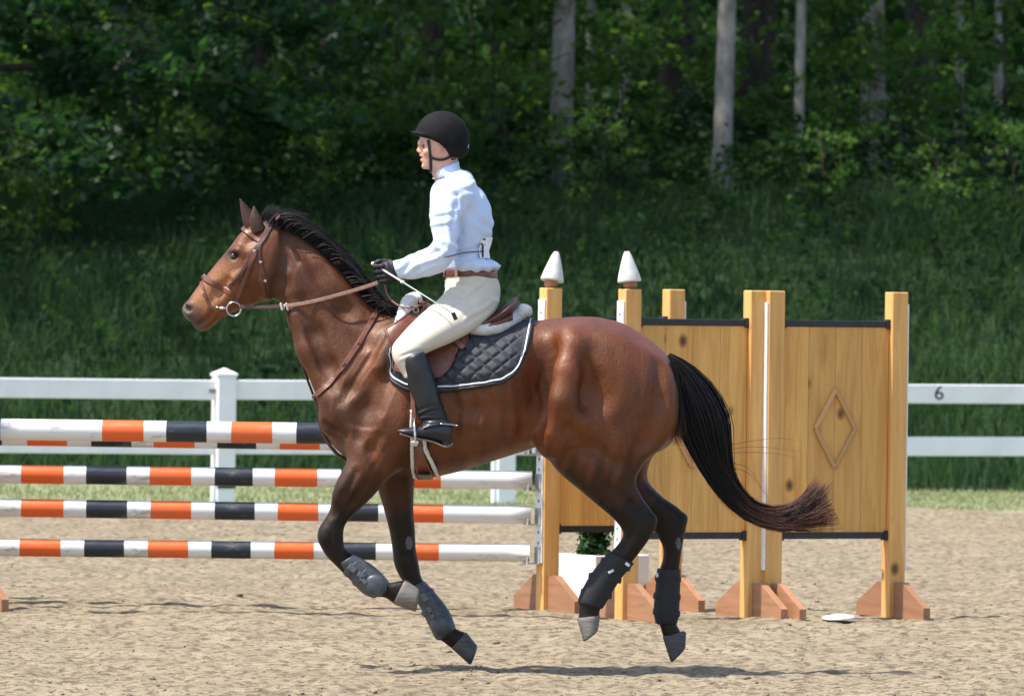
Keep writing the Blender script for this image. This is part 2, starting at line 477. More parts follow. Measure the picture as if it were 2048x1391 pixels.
# grass blades: short on the verge, tall and dark on the bank
def blades(name, X, Y, Z, H, W, seed, lean=.35):
    r = np.random.default_rng(seed); n = len(X); a = r.random(n) * 6.283; le = r.normal(0, lean, n) * H; b = r.random(n) * 6.283
    c0 = np.stack([X, Y, Z], 1); wv = np.stack([np.cos(a) * W, np.sin(a) * W, np.zeros(n)], 1)
    ln = np.stack([np.cos(b) * le, np.sin(b) * le, np.zeros(n)], 1); up = np.stack([np.zeros(n), np.zeros(n), H], 1)
    V = np.stack([c0 - wv, c0 + wv, c0 + up * .55 + ln * .35 + wv * .8, c0 + up * .55 + ln * .35 - wv * .8, c0 + up + ln], 1).reshape(-1, 3)
    o = np.arange(n) * 5
    return mesh_np(name, V, np.concatenate([np.stack([o, o + 1, o + 2], 1), np.stack([o, o + 2, o + 3], 1), np.stack([o + 3, o + 2, o + 4], 1)]))
def leaf_mat(name, lo, hi, trans=.45, rough=.5, sc=.35, spec=.3):
    m = NT(name); v = m.coord("Object"); oi = m.n("ObjectInfo")
    c = m.ramp(m.noise(v, sc, 5, .7), [(.3, lo), (.7, hi)])
    c2 = m.mix(1.0, c, (2.3, 2.4, 1.3), 'MULTIPLY')
    m.set(c, rough, spec)
    tr = m.n("BsdfTranslucent"); m.l(c2, tr.inputs[0]); mx = m.n("MixShader"); mx.inputs[0].default_value = trans
    m.l(m.b.outputs[0], mx.inputs[1]); m.l(tr.outputs[0], mx.inputs[2]); m.l(mx.outputs[0], m.out.inputs[0])
    return m.mat
r6 = np.random.default_rng(31)
X = r6.uniform(-6.5, 6.5, 26000); Y = sand_edge(X) + (30.4 - sand_edge(X)) * r6.random(26000)
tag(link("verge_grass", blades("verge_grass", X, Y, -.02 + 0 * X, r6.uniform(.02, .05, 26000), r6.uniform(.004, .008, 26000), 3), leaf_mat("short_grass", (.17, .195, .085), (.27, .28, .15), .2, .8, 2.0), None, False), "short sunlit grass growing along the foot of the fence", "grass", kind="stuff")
n = 100000
X = r6.uniform(-13.5, 13.5, n); Y = 29.9 + 14.5 * r6.random(n) ** .85
Hh = r6.uniform(.14, .40, n) * (.6 + .9 * (vnoise(X, Y, 1.6, 41) + .5))
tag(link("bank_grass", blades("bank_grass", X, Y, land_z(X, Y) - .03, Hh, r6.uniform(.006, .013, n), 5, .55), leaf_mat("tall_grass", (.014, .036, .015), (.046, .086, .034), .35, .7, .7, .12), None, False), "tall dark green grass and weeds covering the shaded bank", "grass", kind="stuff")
# ================================================================== THE WOOD
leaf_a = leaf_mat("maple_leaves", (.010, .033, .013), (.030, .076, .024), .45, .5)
leaf_b = leaf_mat("understory_leaves", (.018, .050, .014), (.125, .220, .050), .5, .45)  # bright and dark patches in the colour stand in for sun dapples
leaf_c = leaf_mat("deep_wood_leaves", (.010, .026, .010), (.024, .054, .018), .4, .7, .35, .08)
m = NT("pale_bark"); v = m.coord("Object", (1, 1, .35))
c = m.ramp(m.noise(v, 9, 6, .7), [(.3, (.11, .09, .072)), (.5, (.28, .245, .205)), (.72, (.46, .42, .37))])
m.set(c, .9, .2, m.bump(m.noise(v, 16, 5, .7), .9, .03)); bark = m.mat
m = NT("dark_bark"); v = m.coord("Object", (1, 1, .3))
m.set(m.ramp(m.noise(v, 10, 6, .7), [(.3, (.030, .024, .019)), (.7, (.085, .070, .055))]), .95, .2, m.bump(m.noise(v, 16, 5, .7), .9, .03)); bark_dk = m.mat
def leaf_cloud(name, centers, radii, nper, size, seed, flat=.45, up=.8):
    """leaf sprays: nper leaves round every centre, mostly lying flat"""
    r = np.random.default_rng(seed); C = np.repeat(np.asarray(centers, float), nper, 0); Rr = np.repeat(np.asarray(radii, float), nper)
    n = len(C); d = r.normal(size=(n, 3)); d /= np.linalg.norm(d, axis=1)[:, None]; d *= (r.random(n) ** .45 * Rr)[:, None]; d[:, 2] *= flat
    c0 = C + d
    nr = r.normal(size=(n, 3)) * .55; nr[:, 2] += up; nr /= np.linalg.norm(nr, axis=1)[:, None]
    a = r.normal(size=(n, 3)); a -= nr * (a * nr).sum(1)[:, None]; a /= np.linalg.norm(a, axis=1)[:, None]; b = np.cross(nr, a)
    s_ = (size * r.uniform(.6, 1.25, n))[:, None]
    V = np.stack([c0 - a * s_ * .5, c0 + b * s_ * .38 - nr * s_ * .06, c0 + a * s_ * .6 - nr * s_ * .1, c0 - b * s_ * .38 - nr * s_ * .06], 1).reshape(-1, 3)
    return mesh_np(name, V, np.arange(4 * n).reshape(-1, 4), False)
def crown_mesh(name, seed, nc, rx, rz, nper, size):
    r = np.random.default_rng(seed); d = r.normal(size=(nc, 3)); d /= np.linalg.norm(d, axis=1)[:, None]; d *= (r.random(nc) ** .33)[:, None] * (rx, rx, rz)
    return leaf_cloud(name, d, r.uniform(.45, 1.0, nc), nper, size, seed + 1, .5)
crowns = [crown_mesh("crown", 100 + 7 * i, 170, 4.2, 4.6, 25, .165) for i in range(3)]
for c in crowns: c.materials.append(leaf_a)
saps = []
for i in range(4):
    r = np.random.default_rng(300 + i); nc = 26
    d = np.stack([r.normal(0, .55, nc), r.normal(0, .55, nc), r.uniform(.3, 2.6, nc)], 1); d[:, :2] *= (1.25 - .25 * d[:, 2:3])
    me = leaf_cloud("foliage", d, r.uniform(.18, .42, nc), 34, .115, 320 + i, .5); me.materials.append(leaf_b); saps.append(me)
def trunk_mesh(h, r0, seed, limbs=7, lean=(0, 0), z0=2.0):
    r = random.Random(seed); mb = MB(); n = 12; pts = []; rad = []
    ph = r.random() * 6
    for i in range(n + 1):
        t = i / n; pts.append(Vector((lean[0] * t * h + .10 * math.sin(ph + 4 * t) * t, lean[1] * t * h + .10 * math.cos(ph + 3 * t) * t, t * h - .3)))
        rad.append(r0 * (1 - .72 * t) * (1 + .45 * max(0, .06 - t) / .06))
    mb.tube(pts, rad, 12)
    for k in range(limbs):
        i = r.randint(5, n - 1); p = pts[i]; a = r.random() * 6.28; L = r.uniform(1.2, 3.2)
        q = [p, p + Vector((math.cos(a) * L * .4, math.sin(a) * L * .4, L * .25)), p + Vector((math.cos(a) * L, math.sin(a) * L, L * .5))]
        mb.tube(q, [rad[i] * .5, rad[i] * .3, .012], 7)
    return mb.mesh("trunk", True)
def tree(px, Y, h, r0, label, seed, bk=None, crown_z=None, cs=1.0, lean=(0, 0), grp="trees of the wood"):
    x = (px - 1024) * MPP(Y); z = float(land_z(np.array([x]), np.array([float(Y)]))[0])
    o = tag(empty("tree", (x, Y, z)), label, "tree", grp)
    link("trunk", trunk_mesh(h, r0, seed, lean=lean), bk or bark, o)
    r = random.Random(seed)
    c = link("crown", crowns[seed % 3], None, o); c.location = (lean[0] * h, lean[1] * h, crown_z or h * .86); c.rotation_euler = (0, 0, r.random() * 6.28); c.scale = (cs, cs, cs * .9)
    return o
# trunks one can tell apart, left to right (photo column, depth, height, radius)
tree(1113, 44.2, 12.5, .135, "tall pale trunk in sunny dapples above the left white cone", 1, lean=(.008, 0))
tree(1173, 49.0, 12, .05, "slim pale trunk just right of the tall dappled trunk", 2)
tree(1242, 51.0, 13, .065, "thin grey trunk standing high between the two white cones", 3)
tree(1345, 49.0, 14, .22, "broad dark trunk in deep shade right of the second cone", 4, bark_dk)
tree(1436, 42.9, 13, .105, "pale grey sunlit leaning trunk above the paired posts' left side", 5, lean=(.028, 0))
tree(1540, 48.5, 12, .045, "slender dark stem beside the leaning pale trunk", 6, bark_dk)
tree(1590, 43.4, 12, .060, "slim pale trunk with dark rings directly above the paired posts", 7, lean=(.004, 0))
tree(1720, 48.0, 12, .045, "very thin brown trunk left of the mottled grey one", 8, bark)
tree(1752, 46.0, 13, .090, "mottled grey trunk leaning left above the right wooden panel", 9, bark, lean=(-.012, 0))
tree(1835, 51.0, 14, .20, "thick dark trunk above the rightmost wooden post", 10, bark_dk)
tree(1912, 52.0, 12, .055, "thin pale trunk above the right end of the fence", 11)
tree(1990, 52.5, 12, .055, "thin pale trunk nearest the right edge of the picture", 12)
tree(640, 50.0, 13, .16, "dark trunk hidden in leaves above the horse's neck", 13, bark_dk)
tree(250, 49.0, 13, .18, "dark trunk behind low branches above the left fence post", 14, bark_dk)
# neighbours outside the frame whose crowns shade the bank and droop in at the left
tree(-420, 40.0, 15, .24, "tall leafy tree beyond the left edge shading the bank", 15, bark_dk, cs=1.05)
tree(-900, 37.0, 17, .26, "tall leafy tree far beyond the left edge", 16, bark_dk, cs=1.35)
tree(-200, 44.0, 16, .22, "leafy tree at the left edge behind the drooping branches", 17, bark_dk, cs=1.25)
tree(-1500, 42.0, 17, .26, "outermost leafy tree left of the picture", 18, bark_dk, cs=1.35)
tree(2420, 43.0, 15, .22, "leafy tree beyond the right edge of the picture", 19, bark_dk, cs=1.2)
tree(860, 47.5, 15, .14, "dark trunk straight behind the rider's helmet", 20, bark_dk, cs=1.2)
tree(440, 46.5, 15, .13, "dark trunk above the horse's head", 21, bark_dk, cs=1.25)
for i, (px, Y, lab) in enumerate(((-300, 54, "back row tree far left in the wood"), (500, 56, "back row tree behind the horse's head"), (1000, 57, "back row tree behind the rider"), (1500, 57, "back row tree behind the paired posts"), (2100, 56, "back row tree at the far right of the wood"))):
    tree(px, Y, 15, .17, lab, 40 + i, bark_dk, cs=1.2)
# leafy limbs reaching out over the bank, above the picture
r = np.random.default_rng(77)
def bough(px, Y, z, n, spread, label, seed, size=.13, nper=60, sag=.18, tilt=0.0):
    """a drooping leafy branch: limb with sprays of leaves along it"""
    x = (px - 1024) * MPP(Y); o = tag(empty("overhanging_branch", (x, Y, z)), label, "branch", "overhanging branches")
    q = np.random.default_rng(seed); L = spread
    pts = [Vector((L * (t - .25), q.normal(0, .06), -sag * L * t * t + tilt * L * t)) for t in np.linspace(-.6, 1, 9)]
    mb = MB(); mb.tube(pts, list(np.linspace(.045, .008, 9)), 7); mb.obj("limb", bark_dk, o, True)
    cs_ = [np.array(pts[min(8, int(t * 9))]) + q.normal(0, 1, 3) * (.30 * L * .4, .5, .16) for t in q.random(n)]
    me = leaf_cloud("foliage", cs_, q.uniform(.25, .55, n), nper, size, seed + 1, .42); link("foliage", me, leaf_a, o)
BR = [(-40, 41, 6.3, 3.0, "branch of dark leaves highest in the top left corner"), (120, 40, 5.3, 3.0, "dark leafy branch sweeping down at the upper left"), (60, 39, 4.3, 2.8, "long dark leafy branch drooping at middle left"), (260, 40.5, 4.7, 2.6, "dark leafy branch above and left of the horse's ears"),
      (330, 41, 3.7, 2.2, "lowest dark leafy branch hanging left of the horse's ears"), (-20, 38.5, 3.2, 2.2, "low dark branch at the left edge over the bank"), (480, 43, 5.9, 2.6, "dark leafy branch across the top left of centre"), (980, 43.5, 6.1, 2.4, "leafy branch across the top behind the rider"), (1330, 44, 6.3, 2.2, "leafy branch across the top above the dark trunk"), (1760, 43.5, 6.4, 2.2, "leafy branch across the top above the right panel"), (2000, 43, 5.5, 2.2, "leafy branch in the top right corner")]
for i, (px, Y, z, L, lab) in enumerate(BR): bough(px, Y, z, 30, L, lab, 500 + 3 * i, tilt=-.12 if px < 400 else 0)
# understory saplings and shrubs along the edge of the wood
SP = [(90, 39.0, .55, "low bush on the bank at the far left"), (640, 39.8, .5, "low bush on the bank over the horse's neck"), (1200, 40.8, .42, "low bush on the bank left of the second cone"), (1640, 40.6, .36, "low bush on the bank left of the diamond panel"), (1870, 40.2, .36, "low bush on the bank behind the rightmost post"), (2020, 40.0, .42, "low bush on the bank at the far right"), (700, 44.5, 1.3, "leafy sapling with bright leaves left of the rider"), (790, 43.5, .95, "low bright sapling just left of the rider's helmet"), (600, 45, 1.0, "leafy sapling above the horse's mane"), (1060, 44.0, 1.1, "bright leafy sapling behind the left white cone"), (1235, 43.4, .75, "low shrub between the two white cones"),
      (1520, 44.0, 1.2, "tall sapling with lit leaves between the pale trunks"), (1580, 43.0, .62, "low pale shrub at the foot of the ringed trunk"), (1915, 42.8, .72, "bright green shrub catching sun at the right"), (1820, 45.5, 1.35, "leafy sapling high above the rightmost post"), (2000, 44.5, .9, "leafy sapling at the right edge"),
      (430, 44, 1.05, "leafy sapling just above the horse's ears"), (300, 45.5, 1.2, "sapling in the shade left of the horse's head"), (180, 43.5, .9, "low shrub above the left part of the fence"), (60, 45, 1.2, "shrub at the left edge of the wood"), (930, 45, 1.25, "leafy sapling behind the rider's shoulder"), (1660, 46.5, .9, "leafy sapling above the right wooden panel"), (1375, 47.5, .8, "small sapling in front of the broad dark trunk"),
      (1000, 43.2, .6, "low leafy shrub behind the rider's lower back"), (860, 43.0, .8, "low leafy shrub in front of the rider's chest"), (1790, 43.2, .65, "small leafy shrub left of the bright one at right"), (520, 46.5, 1.5, "tall sapling rising behind the horse's ears"), (1130, 47, 1.4, "tall sapling behind the dappled trunk")]
for i, (px, Y, s_, lab) in enumerate(SP):
    x = (px - 1024) * MPP(Y); z = float(land_z(np.array([x]), np.array([float(Y)]))[0])
    o = tag(empty("sapling", (x, Y, z - .05)), lab, "sapling", "saplings at the edge of the wood")
    f = link("foliage", saps[i % 4], None, o); f.scale = (s_, s_, s_); f.rotation_euler = (0, 0, i * 1.9)
    mb = MB(); mb.tube([Vector((0, 0, -.1)), Vector((.05 * s_, 0, 1.2 * s_)), Vector((-.03, .05, 2.5 * s_))], [.025 * s_, .018 * s_, .006], 7)
    for k in range(5):
        a = k * 1.3 + i; zz = s_ * (.5 + .4 * k); mb.tube([Vector((0, 0, zz)), Vector((math.cos(a) * .3 * s_, math.sin(a) * .3 * s_, zz + .15)), Vector((math.cos(a) * .6 * s_, math.sin(a) * .6 * s_, zz + .22))], [.012, .008, .004], 5)
    mb.obj("stem", bark_dk, o, True)
# weeds on top of the bank and the depth of the wood, which reads as one mass
n = 2600; X = r.uniform(-13.5, 13.5, n); Y = 31 + 19 * r.random(n) ** .5
me = leaf_cloud("ground_cover", np.stack([X, Y, land_z(X, Y) + r.uniform(.05, .5, n) * (1 + sstep(Y, 38, 43) * .9)], 1), r.uniform(.12, .42, n), 18, .09, 900, .6)
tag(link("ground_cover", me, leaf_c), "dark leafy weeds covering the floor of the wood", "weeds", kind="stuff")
n = 3400; X = r.uniform(-30, 28, n); Y = r.uniform(53, 92, n)
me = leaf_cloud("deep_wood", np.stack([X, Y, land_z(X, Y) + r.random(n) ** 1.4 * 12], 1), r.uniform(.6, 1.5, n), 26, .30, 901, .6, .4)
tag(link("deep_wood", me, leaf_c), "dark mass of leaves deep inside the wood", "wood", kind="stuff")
n = 520; X = r.uniform(-22, 16, n); Y = np.where(np.arange(n) < 75, 33 + 9 * r.random(n), 52 + 43 * r.random(n)); Z = r.uniform(8.6, 14.5, n) + 8 * sstep(Y, 60, 95)
me = leaf_cloud("shade_leaves", np.stack([X, Y, Z], 1), r.uniform(.7, 1.4, n), 60, .22, 902, .5)  # unseen leaves, added and spread overhead to shade the bank and wood
tag(link("shade_leaves", me, leaf_a), "unseen leaf layer added overhead to shade the wood and bank", "shade_leaves", kind="stuff")
# ================================================================== WHITE RAIL FENCE
m = NT("white_vinyl"); v = m.coord("Object")
c = m.ramp(m.noise(v, 3, 5, .7), [(.3, (.70, .70, .69)), (.6, (.80, .80, .79))])
m.set(c, .4, .5, m.bump(m.noise(v, 60, 3), .05, .002)); vinyl = m.mat
FX0, FY0, FDX, FDY = -2.185, 24.4, 2.13, .86
fence = tag(empty("rail_fence", (FX0, FY0, 0), math.atan2(FDY, FDX)), "white two-rail vinyl fence between the arena and the bank", "fence")
SPN = math.hypot(FDX, FDY)
pm = MB().box((0, 0, .47), (.150, .150, .98), .008).mesh("post", mats=[vinyl])
cm = MB(); cm.box((0, 0, .965), (.168, .168, .020), .004)
cm.add([(-.084, -.084, .975), (.084, -.084, .975), (.084, .084, .975), (-.084, .084, .975), (0, 0, 1.02)], [[0, 1, 4], [1, 2, 4], [2, 3, 4], [3, 0, 4], [3, 2, 1, 0]]); cm = cm.mesh("cap", mats=[vinyl])
rm = MB().box((0, 0, 0), (SPN - .11, .042, .150), .006).mesh("rail", mats=[vinyl])
for k in range(-2, 5):
    p = link("post", pm, None, fence); p.location = (k * SPN, 0, 0); c = link("cap", cm, None, p)
    for z, rr_ in ((.855, 0), (.44, 0)):
        q = link("rail", rm, None, fence); q.location = ((k + .5) * SPN, 0, z); q.rotation_euler = (0, R(.25 if k == -1 else -.1), 0)
mb = MB(); mb.box((-.10, -.03, .845), (.06, .02, .03), .003); mb.obj("rail_bracket", simple("dull_metal", (.2, .2, .2), .5), fence)
mb = MB(); mb.box((.0, -.078, .13), (.152, .01, .05), .004); mb.obj("post_band", simple("dark_rubber", (.03, .03, .035), .7), fence)
def text_mesh(body, size, name):
    cu = bpy.data.curves.new(name, 'FONT'); cu.body = body; cu.size = size; cu.extrude = .0015; cu.align_x = 'CENTER'; cu.align_y = 'CENTER'
    o = bpy.data.objects.new(name, cu); col.objects.link(o); dg = bpy.context.evaluated_depsgraph_get()
    me = bpy.data.meshes.new_from_object(o.evaluated_get(dg)); bpy.data.objects.remove(o); return me
me = text_mesh("6", .155, "arena_letter"); w = P(1868, 786, FY0 + FDY * 3 / 1.0 * .0 + 26.6)
xl = (w.x - FX0) / math.cos(math.atan2(FDY, FDX)) ; yl = FY0 + (w.x - FX0) * FDY / FDX
w = P(1868, 786, yl); xl = (w.x - FX0) / math.cos(math.atan2(FDY, FDX))
t = link("arena_letter", me, simple("black_paint", (.012, .012, .014), .6), fence, False); t.location = (xl, -.024, .858); t.rotation_euler = (R(90), 0, 0); t.scale = (1.15, 1, 1)
# ================================================================== THE JUMP
def pine(name, lo, hi, axis=2, knots=True):
    m = NT(name); oi = m.n("ObjectInfo")
    cd_ = m.n("TexCoord"); add = m.n("VectorMath", operation='ADD'); mul = m.n("VectorMath", operation='SCALE')
    cmb = m.n("CombineXYZ"); m.l(oi.outputs["Random"], cmb.inputs[0]); m.l(oi.outputs["Random"], cmb.inputs[2]); m.l(cmb.outputs[0], mul.inputs[0]); mul.inputs["Scale"].default_value = 37.0
    m.l(cd_.outputs["Object"], add.inputs[0]); m.l(mul.outputs[0], add.inputs[1])
    mp = m.n("Mapping"); sc = [22, 22, 22]; sc[axis] = 1.6; mp.inputs["Scale"].default_value = sc; m.l(add.outputs[0], mp.inputs[0])
    g1 = m.noise(mp.outputs[0], 1.3, 6, .62, .8)
    c = m.ramp(g1, [(.28, lo), (.5, tuple((a + b) / 2 for a, b in zip(lo, hi))), (.75, hi)])
    if knots:
        mk = m.n("Mapping"); sk = [7, 7, 7]; sk[axis] = 5.0; mk.inputs["Scale"].default_value = sk; m.l(add.outputs[0], mk.inputs[0])
        vo = m.n("TexVoronoi"); vo.inputs["Scale"].default_value = .75; m.l(mk.outputs[0], vo.inputs["Vector"])
        k_ = m.ramp(vo.outputs["Distance"], [(.05, 1.0), (.11, .55), (.16, 0.0)])
        c = m.mix(k_, c, (.115, .048, .016))
    br = m.ramp(oi.outputs["Random"], [(0, .82), (1, 1.12)])
    c = m.mix(1.0, c, br, 'MULTIPLY')
    m.set(c, .55, .35, m.bump(g1, .25, .003)); return m.mat
pine_z = pine("pine_planks", (.54, .255, .058), (.80, .455, .130))
pine_post = pine("pine_posts", (.52, .245, .066), (.72, .42, .135))
pine_foot = pine("red_pine_feet", (.27, .125, .062), (.40, .205, .110), 1, False)
pine_slat = pine("pine_slats", (.40, .20, .075), (.56, .33, .13), 2, False)
iron = simple("black_channel", (.012, .014, .018), .5, .3, 20, .2, 100, .002)
bolt_m = simple("bolt_steel", (.18, .18, .19), .45, .3)
track_m = simple("white_cup_track", (.74, .74, .72), .45, .1, 20)
hole_m = simple("track_hole", (.05, .05, .05), .8)
cone_m = simple("white_painted_wood", (.58, .565, .51), .6, .15, 12, .2, 60, .003)
PW, PH, SPAN = .090, 1.67, .708
me_post = MB().box((0, 0, PH / 2), (PW, PW, PH), .004).mesh("post", mats=[pine_post])
tk = MB(); tk.box((0, 0, .93), (.010, .074, 1.36), .002)
me_track = tk.mesh("cup_track", mats=[track_m])
hl = MB()
for k in range(24): hl.box((0, 0, .30 + k * .054), (.012, .012, .014))
me_holes = hl.mesh("track_holes", mats=[hole_m])
NPL = 4; plw = (SPAN - PW - .004) / NPL
me_plank = MB().box((0, 0, .965), (plw - .0012, .022, 1.07), .0012).mesh("plank", mats=[pine_z])
me_chan = MB().box((0, 0, 0), (SPAN - PW + .03, .034, .034), .003).mesh("metal_channel", mats=[iron])
FL = .37
def foot_poly(h): return [(-FL, 0), (FL, 0), (FL, .065), (.13, h), (-.13, h), (-FL, .065)]
me_foot = MB().prism([(a, b) for a, b in foot_poly(.185)], 'x', -.019, .019).mesh("foot_board", mats=[pine_foot])
dl = math.hypot(.115, .20)
me_slat = MB().box((0, 0, 0), (.022, .014, dl), .003).mesh("diamond_slat", mats=[pine_slat])
me_bolt = MB().tube([(0, -.072, 0), (0, .072, 0)], .007, 8).mesh("bolt", mats=[bolt_m])
def standard(px, py, Y, label, a=15.0, cones=(False, False), cups=(), cups_r=()):
    a = 25.0
    """two posts with plank panel between; px, py: foot of the left post"""
    w = P(px, py, Y); o = tag(empty("jump_standard", (w.x, Y, 0), R(a)), label, "jump standard", "wooden jump standards")
    for k in (0, 1):
        x = k * SPAN; p = link("post", me_post, None, o); p.location = (x, 0, 0)
        sx_ = -1 if k == 0 else 1
        q = link("cup_track", me_track, None, p); q.location = (sx_ * (PW / 2 + .005), 0, 0)
        h_ = link("track_holes", me_holes, None, p); h_.location = (sx_ * (PW / 2 + .0055), 0, 0); h_["kind"] = "stuff"
        f = link("foot_board", me_foot, None, o); f.location = (x, 0, .002)
        for z in (.05, .14):
            b = link("bolt", me_bolt, None, o); b.location = (x, -.03, z)
        if cones[k]:
            cb = MB(); cb.tube([(0, 0, 0), (0, 0, .015), (0, 0, .035), (.004, 0, .05)], [.02, .036, .034, .02], 14)
            cb_o = cb.obj("finial_neck", pine_foot, p, True); cb_o.location = (x * 0, 0, PH)
            fb = MB(); n_ = 20; pr = [(.060, .036), (.061, .044), (.050, .085), (.036, .13), (.022, .17), (.013, .188), (.010, .190)]
            fb.tube([Vector((.012 * (z / .19), 0, z)) for _, z in pr], [q_ for q_, _ in pr], n_); fo = fb.obj("finial_cone", cone_m, p, True)
            fo.location = (0, 0, PH); fo.rotation_euler = (R(-4), R(7 if k == 0 and px < 1200 else -8), 0)
    for i in range(NPL):
        p = link("plank", me_plank, None, o); p.location = (PW / 2 + .002 + plw * (i + .5), 0, 0)
    for z in (1.505, .425):
        c = link("metal_channel", me_chan, None, o); c.location = (SPAN / 2, 0, z)
        for s in (-1, 1):
            b = link("channel_bracket", MB().box((0, 0, 0), (.03, .10, .05), .003).mesh("channel_bracket", mats=[iron]), None, o); b.location = (SPAN / 2 + s * (SPAN / 2 - .05), 0, z)
            b.scale = (1, .5, 1)
    for sx_, sz in ((-1, 1), (1, 1), (-1, -1), (1, -1)):
        d = link("diamond_slat", me_slat, None, o); d.location = (SPAN / 2 + sx_ * .0575, -.019, .97 + sz * .10); d.rotation_euler = (0, math.atan2(sx_ * .115, .20) * -sz, 0)
    for z in cups:
        cpm = MB(); cpm.box((-PW / 2 - .014, 0, z - .005), (.010, .06, .09), .002); cpm.box((-PW / 2 - .05, 0, z - .045), (.07, .05, .008), .002); cpm.box((-PW / 2 - .08, 0, z - .03), (.008, .05, .03), .002)
        cpm.obj("jump_cup", simple("galvanised_cup", (.42, .42, .41), .45), o)
    for z in cups_r:
        cpm = MB(); x_ = SPAN + PW / 2; cpm.box((x_ + .014, 0, z - .005), (.010, .06, .09), .002); cpm.box((x_ + .085, 0, z - .058), (.14, .05, .008), .002); cpm.box((x_ + .155, 0, z - .045), (.008, .05, .03), .002)
        cpm.obj("jump_cup", simple("galvanised_cup", (.42, .42, .41), .45), o)
    return o
Y1, Y2, Y3 = 6.15, 5.25, 5.55
def zat(px, py, Y): return P(px, py, Y).z
standard(1094, 1222, Y1, "wooden jump standard holding the striped poles, white cone on its left post", 14, (True, False), [zat(1075, v_, Y1) for v_ in (889, 962, 1030, 1108)])
standard(1252, 1236, Y2, "wooden jump standard with white cone, behind the horse's hindquarters", 14, (True, False), [zat(1237, 876, Y2)])
standard(1539, 1237, Y3, "wooden jump standard at the right with clear diamond panel", 14)
standard(-305, 1236, Y2, "wooden jump standard mostly outside the left edge, one foot showing", 14, cups_r=[zat(0, 858, Y2)])
standard(-462, 1222, Y1, "wooden jump standard beyond the left edge holding the rear poles", 14, cups_r=[zat(-190, v_, Y1) for v_ in (869, 945, 1012, 1092)])
# striped poles
m = NT("pole_white"); v = m.coord("Object", (1, 6, 6))
dirt = m.ramp(m.noise(v, 3, 6, .75), [(.56, 0.0), (.70, .75)])
def paint(name, c, wear):
    m = NT(name); v = m.coord("Object", (1.0, 3, 3)); n_ = m.noise(v, 5, 6, .75)
    cc = m.mix(m.ramp(n_, [(.55, 0.0), (.66, .85)]), c, wear)
    m.set(cc, m.ramp(n_, [(.4, .35), (.7, .6)]), .45, m.bump(n_, .12, .003)); return m.mat
p_w, p_o, p_b = paint("white_pole_paint", (.68, .68, .665), (.36, .31, .24)), paint("orange_pole_paint", (.72, .115, .018), (.50, .16, .07)), paint("navy_pole_paint", (.014, .018, .028), (.10, .10, .10))
def pole(a, b, Ya, Yb, rad, bands, label):
    """a, b: photo end points; bands: (x0, x1, material index) in photo columns"""
    A, B = P(*a, Ya), P(*b, Yb); d = B - A; L = d.length
    o = bpy.data.objects.new("jump_pole", None)
    cuts = sorted(set([a[0], b[0]] + [x for q in bands for x in q[:2] if a[0] < x < b[0]]))
    mb = MB(); n_ = 24
    for x0, x1 in zip(cuts[:-1], cuts[1:]):
        mi = 0
        for q in bands:
            if q[0] <= (x0 + x1) / 2 <= q[1]: mi = q[2]
        t0, t1 = (x0 - a[0]) / (b[0] - a[0]), (x1 - a[0]) / (b[0] - a[0])
        sg = max(1, int((t1 - t0) * L / .10)); v_, f_ = [], []
        for i in range(sg + 1):
            xx = (t0 + (t1 - t0) * i / sg) * L
            for k in range(n_):
                an = 2 * math.pi * k / n_; v_.append((xx, math.cos(an) * rad, math.sin(an) * rad))
        for i in range(sg):
            for k in range(n_): f_.append([i * n_ + k, i * n_ + (k + 1) % n_, (i + 1) * n_ + (k + 1) % n_, (i + 1) * n_ + k])
        mb.add(v_, f_, mi)
    for xx in (0, L):
        v_ = [(xx, math.cos(2 * math.pi * k / n_) * rad, math.sin(2 * math.pi * k / n_) * rad) for k in range(n_)]; mb.add(v_, [list(range(n_))], 0)
    me = mb.mesh("jump_pole", True, [p_w, p_o, p_b])
    bm = bmesh.new(); bm.from_mesh(me); bmesh.ops.remove_doubles(bm, verts=bm.verts, dist=1e-5); bm.to_mesh(me); bm.free()
    ob = link("jump_pole", me); ob.matrix_world = Matrix.Translation(A) @ d.to_track_quat('X', 'Z').to_matrix().to_4x4()
    for e in me.edges: pass
    tag(ob, label, "jump pole", "striped poles of the jump")
    return ob
O_, B_ = 1, 2
def bands(o0, step, ow, bw, n_):
    out = []
    for k in range(-4, n_):
        x = o0 + k * step; out += [(x, x + ow, O_), (x + step * .5, x + step * .5 + bw, B_)]
    return out
pole((2, 858), (1234, 874), Y2 - .02, Y2 - .02, .0535, [(205, 288, 1), (333, 414, 2), (463, 545, 1), (593, 675, 2), (722, 804, 1), (850, 930, 2), (980, 1060, 1)], "front topmost orange, black and white striped pole, its left end showing")
pole((-190, 869), (1064, 887), Y1 - .03, Y1 - .03, .048, [(55 - 258, 135 - 258, 1), (-70, 5, 2)] + [(55, 135, 1), (183, 264, 2), (308, 390, 1), (435, 513, 2), (560, 640, 1), (690, 768, 2), (815, 895, 1)], "striped pole half hidden just behind the topmost pole")
pole((-190, 945), (1064, 960), Y1 - .03, Y1 - .03, .048, [(-210, -127, 1), (-83, -3, 2), (43, 128, 1), (173, 254, 2), (300, 383, 1), (430, 506, 2), (550, 635, 1), (682, 756, 2), (806, 882, 1)], "second striped pole from the top below the white rail")
pole((-190, 1012), (1062, 1029), Y1 - .03, Y1 - .03, .047, [(-210, -127, 1), (-83, -3, 2), (43, 128, 1), (173, 255, 2), (302, 383, 1), (430, 510, 2), (556, 637, 1), (690, 757, 2), (806, 887, 1)], "scuffed striped pole second from the ground")
pole((-190, 1092), (1059, 1105), Y1 - .03, Y1 - .03, .045, [(-210, -127, 1), (-83, -3, 2), (40, 122, 1), (169, 249, 2), (296, 377, 1), (423, 502, 2), (549, 628, 1), (677, 752, 2), (803, 878, 1)], "lowest striped pole just above the sand")
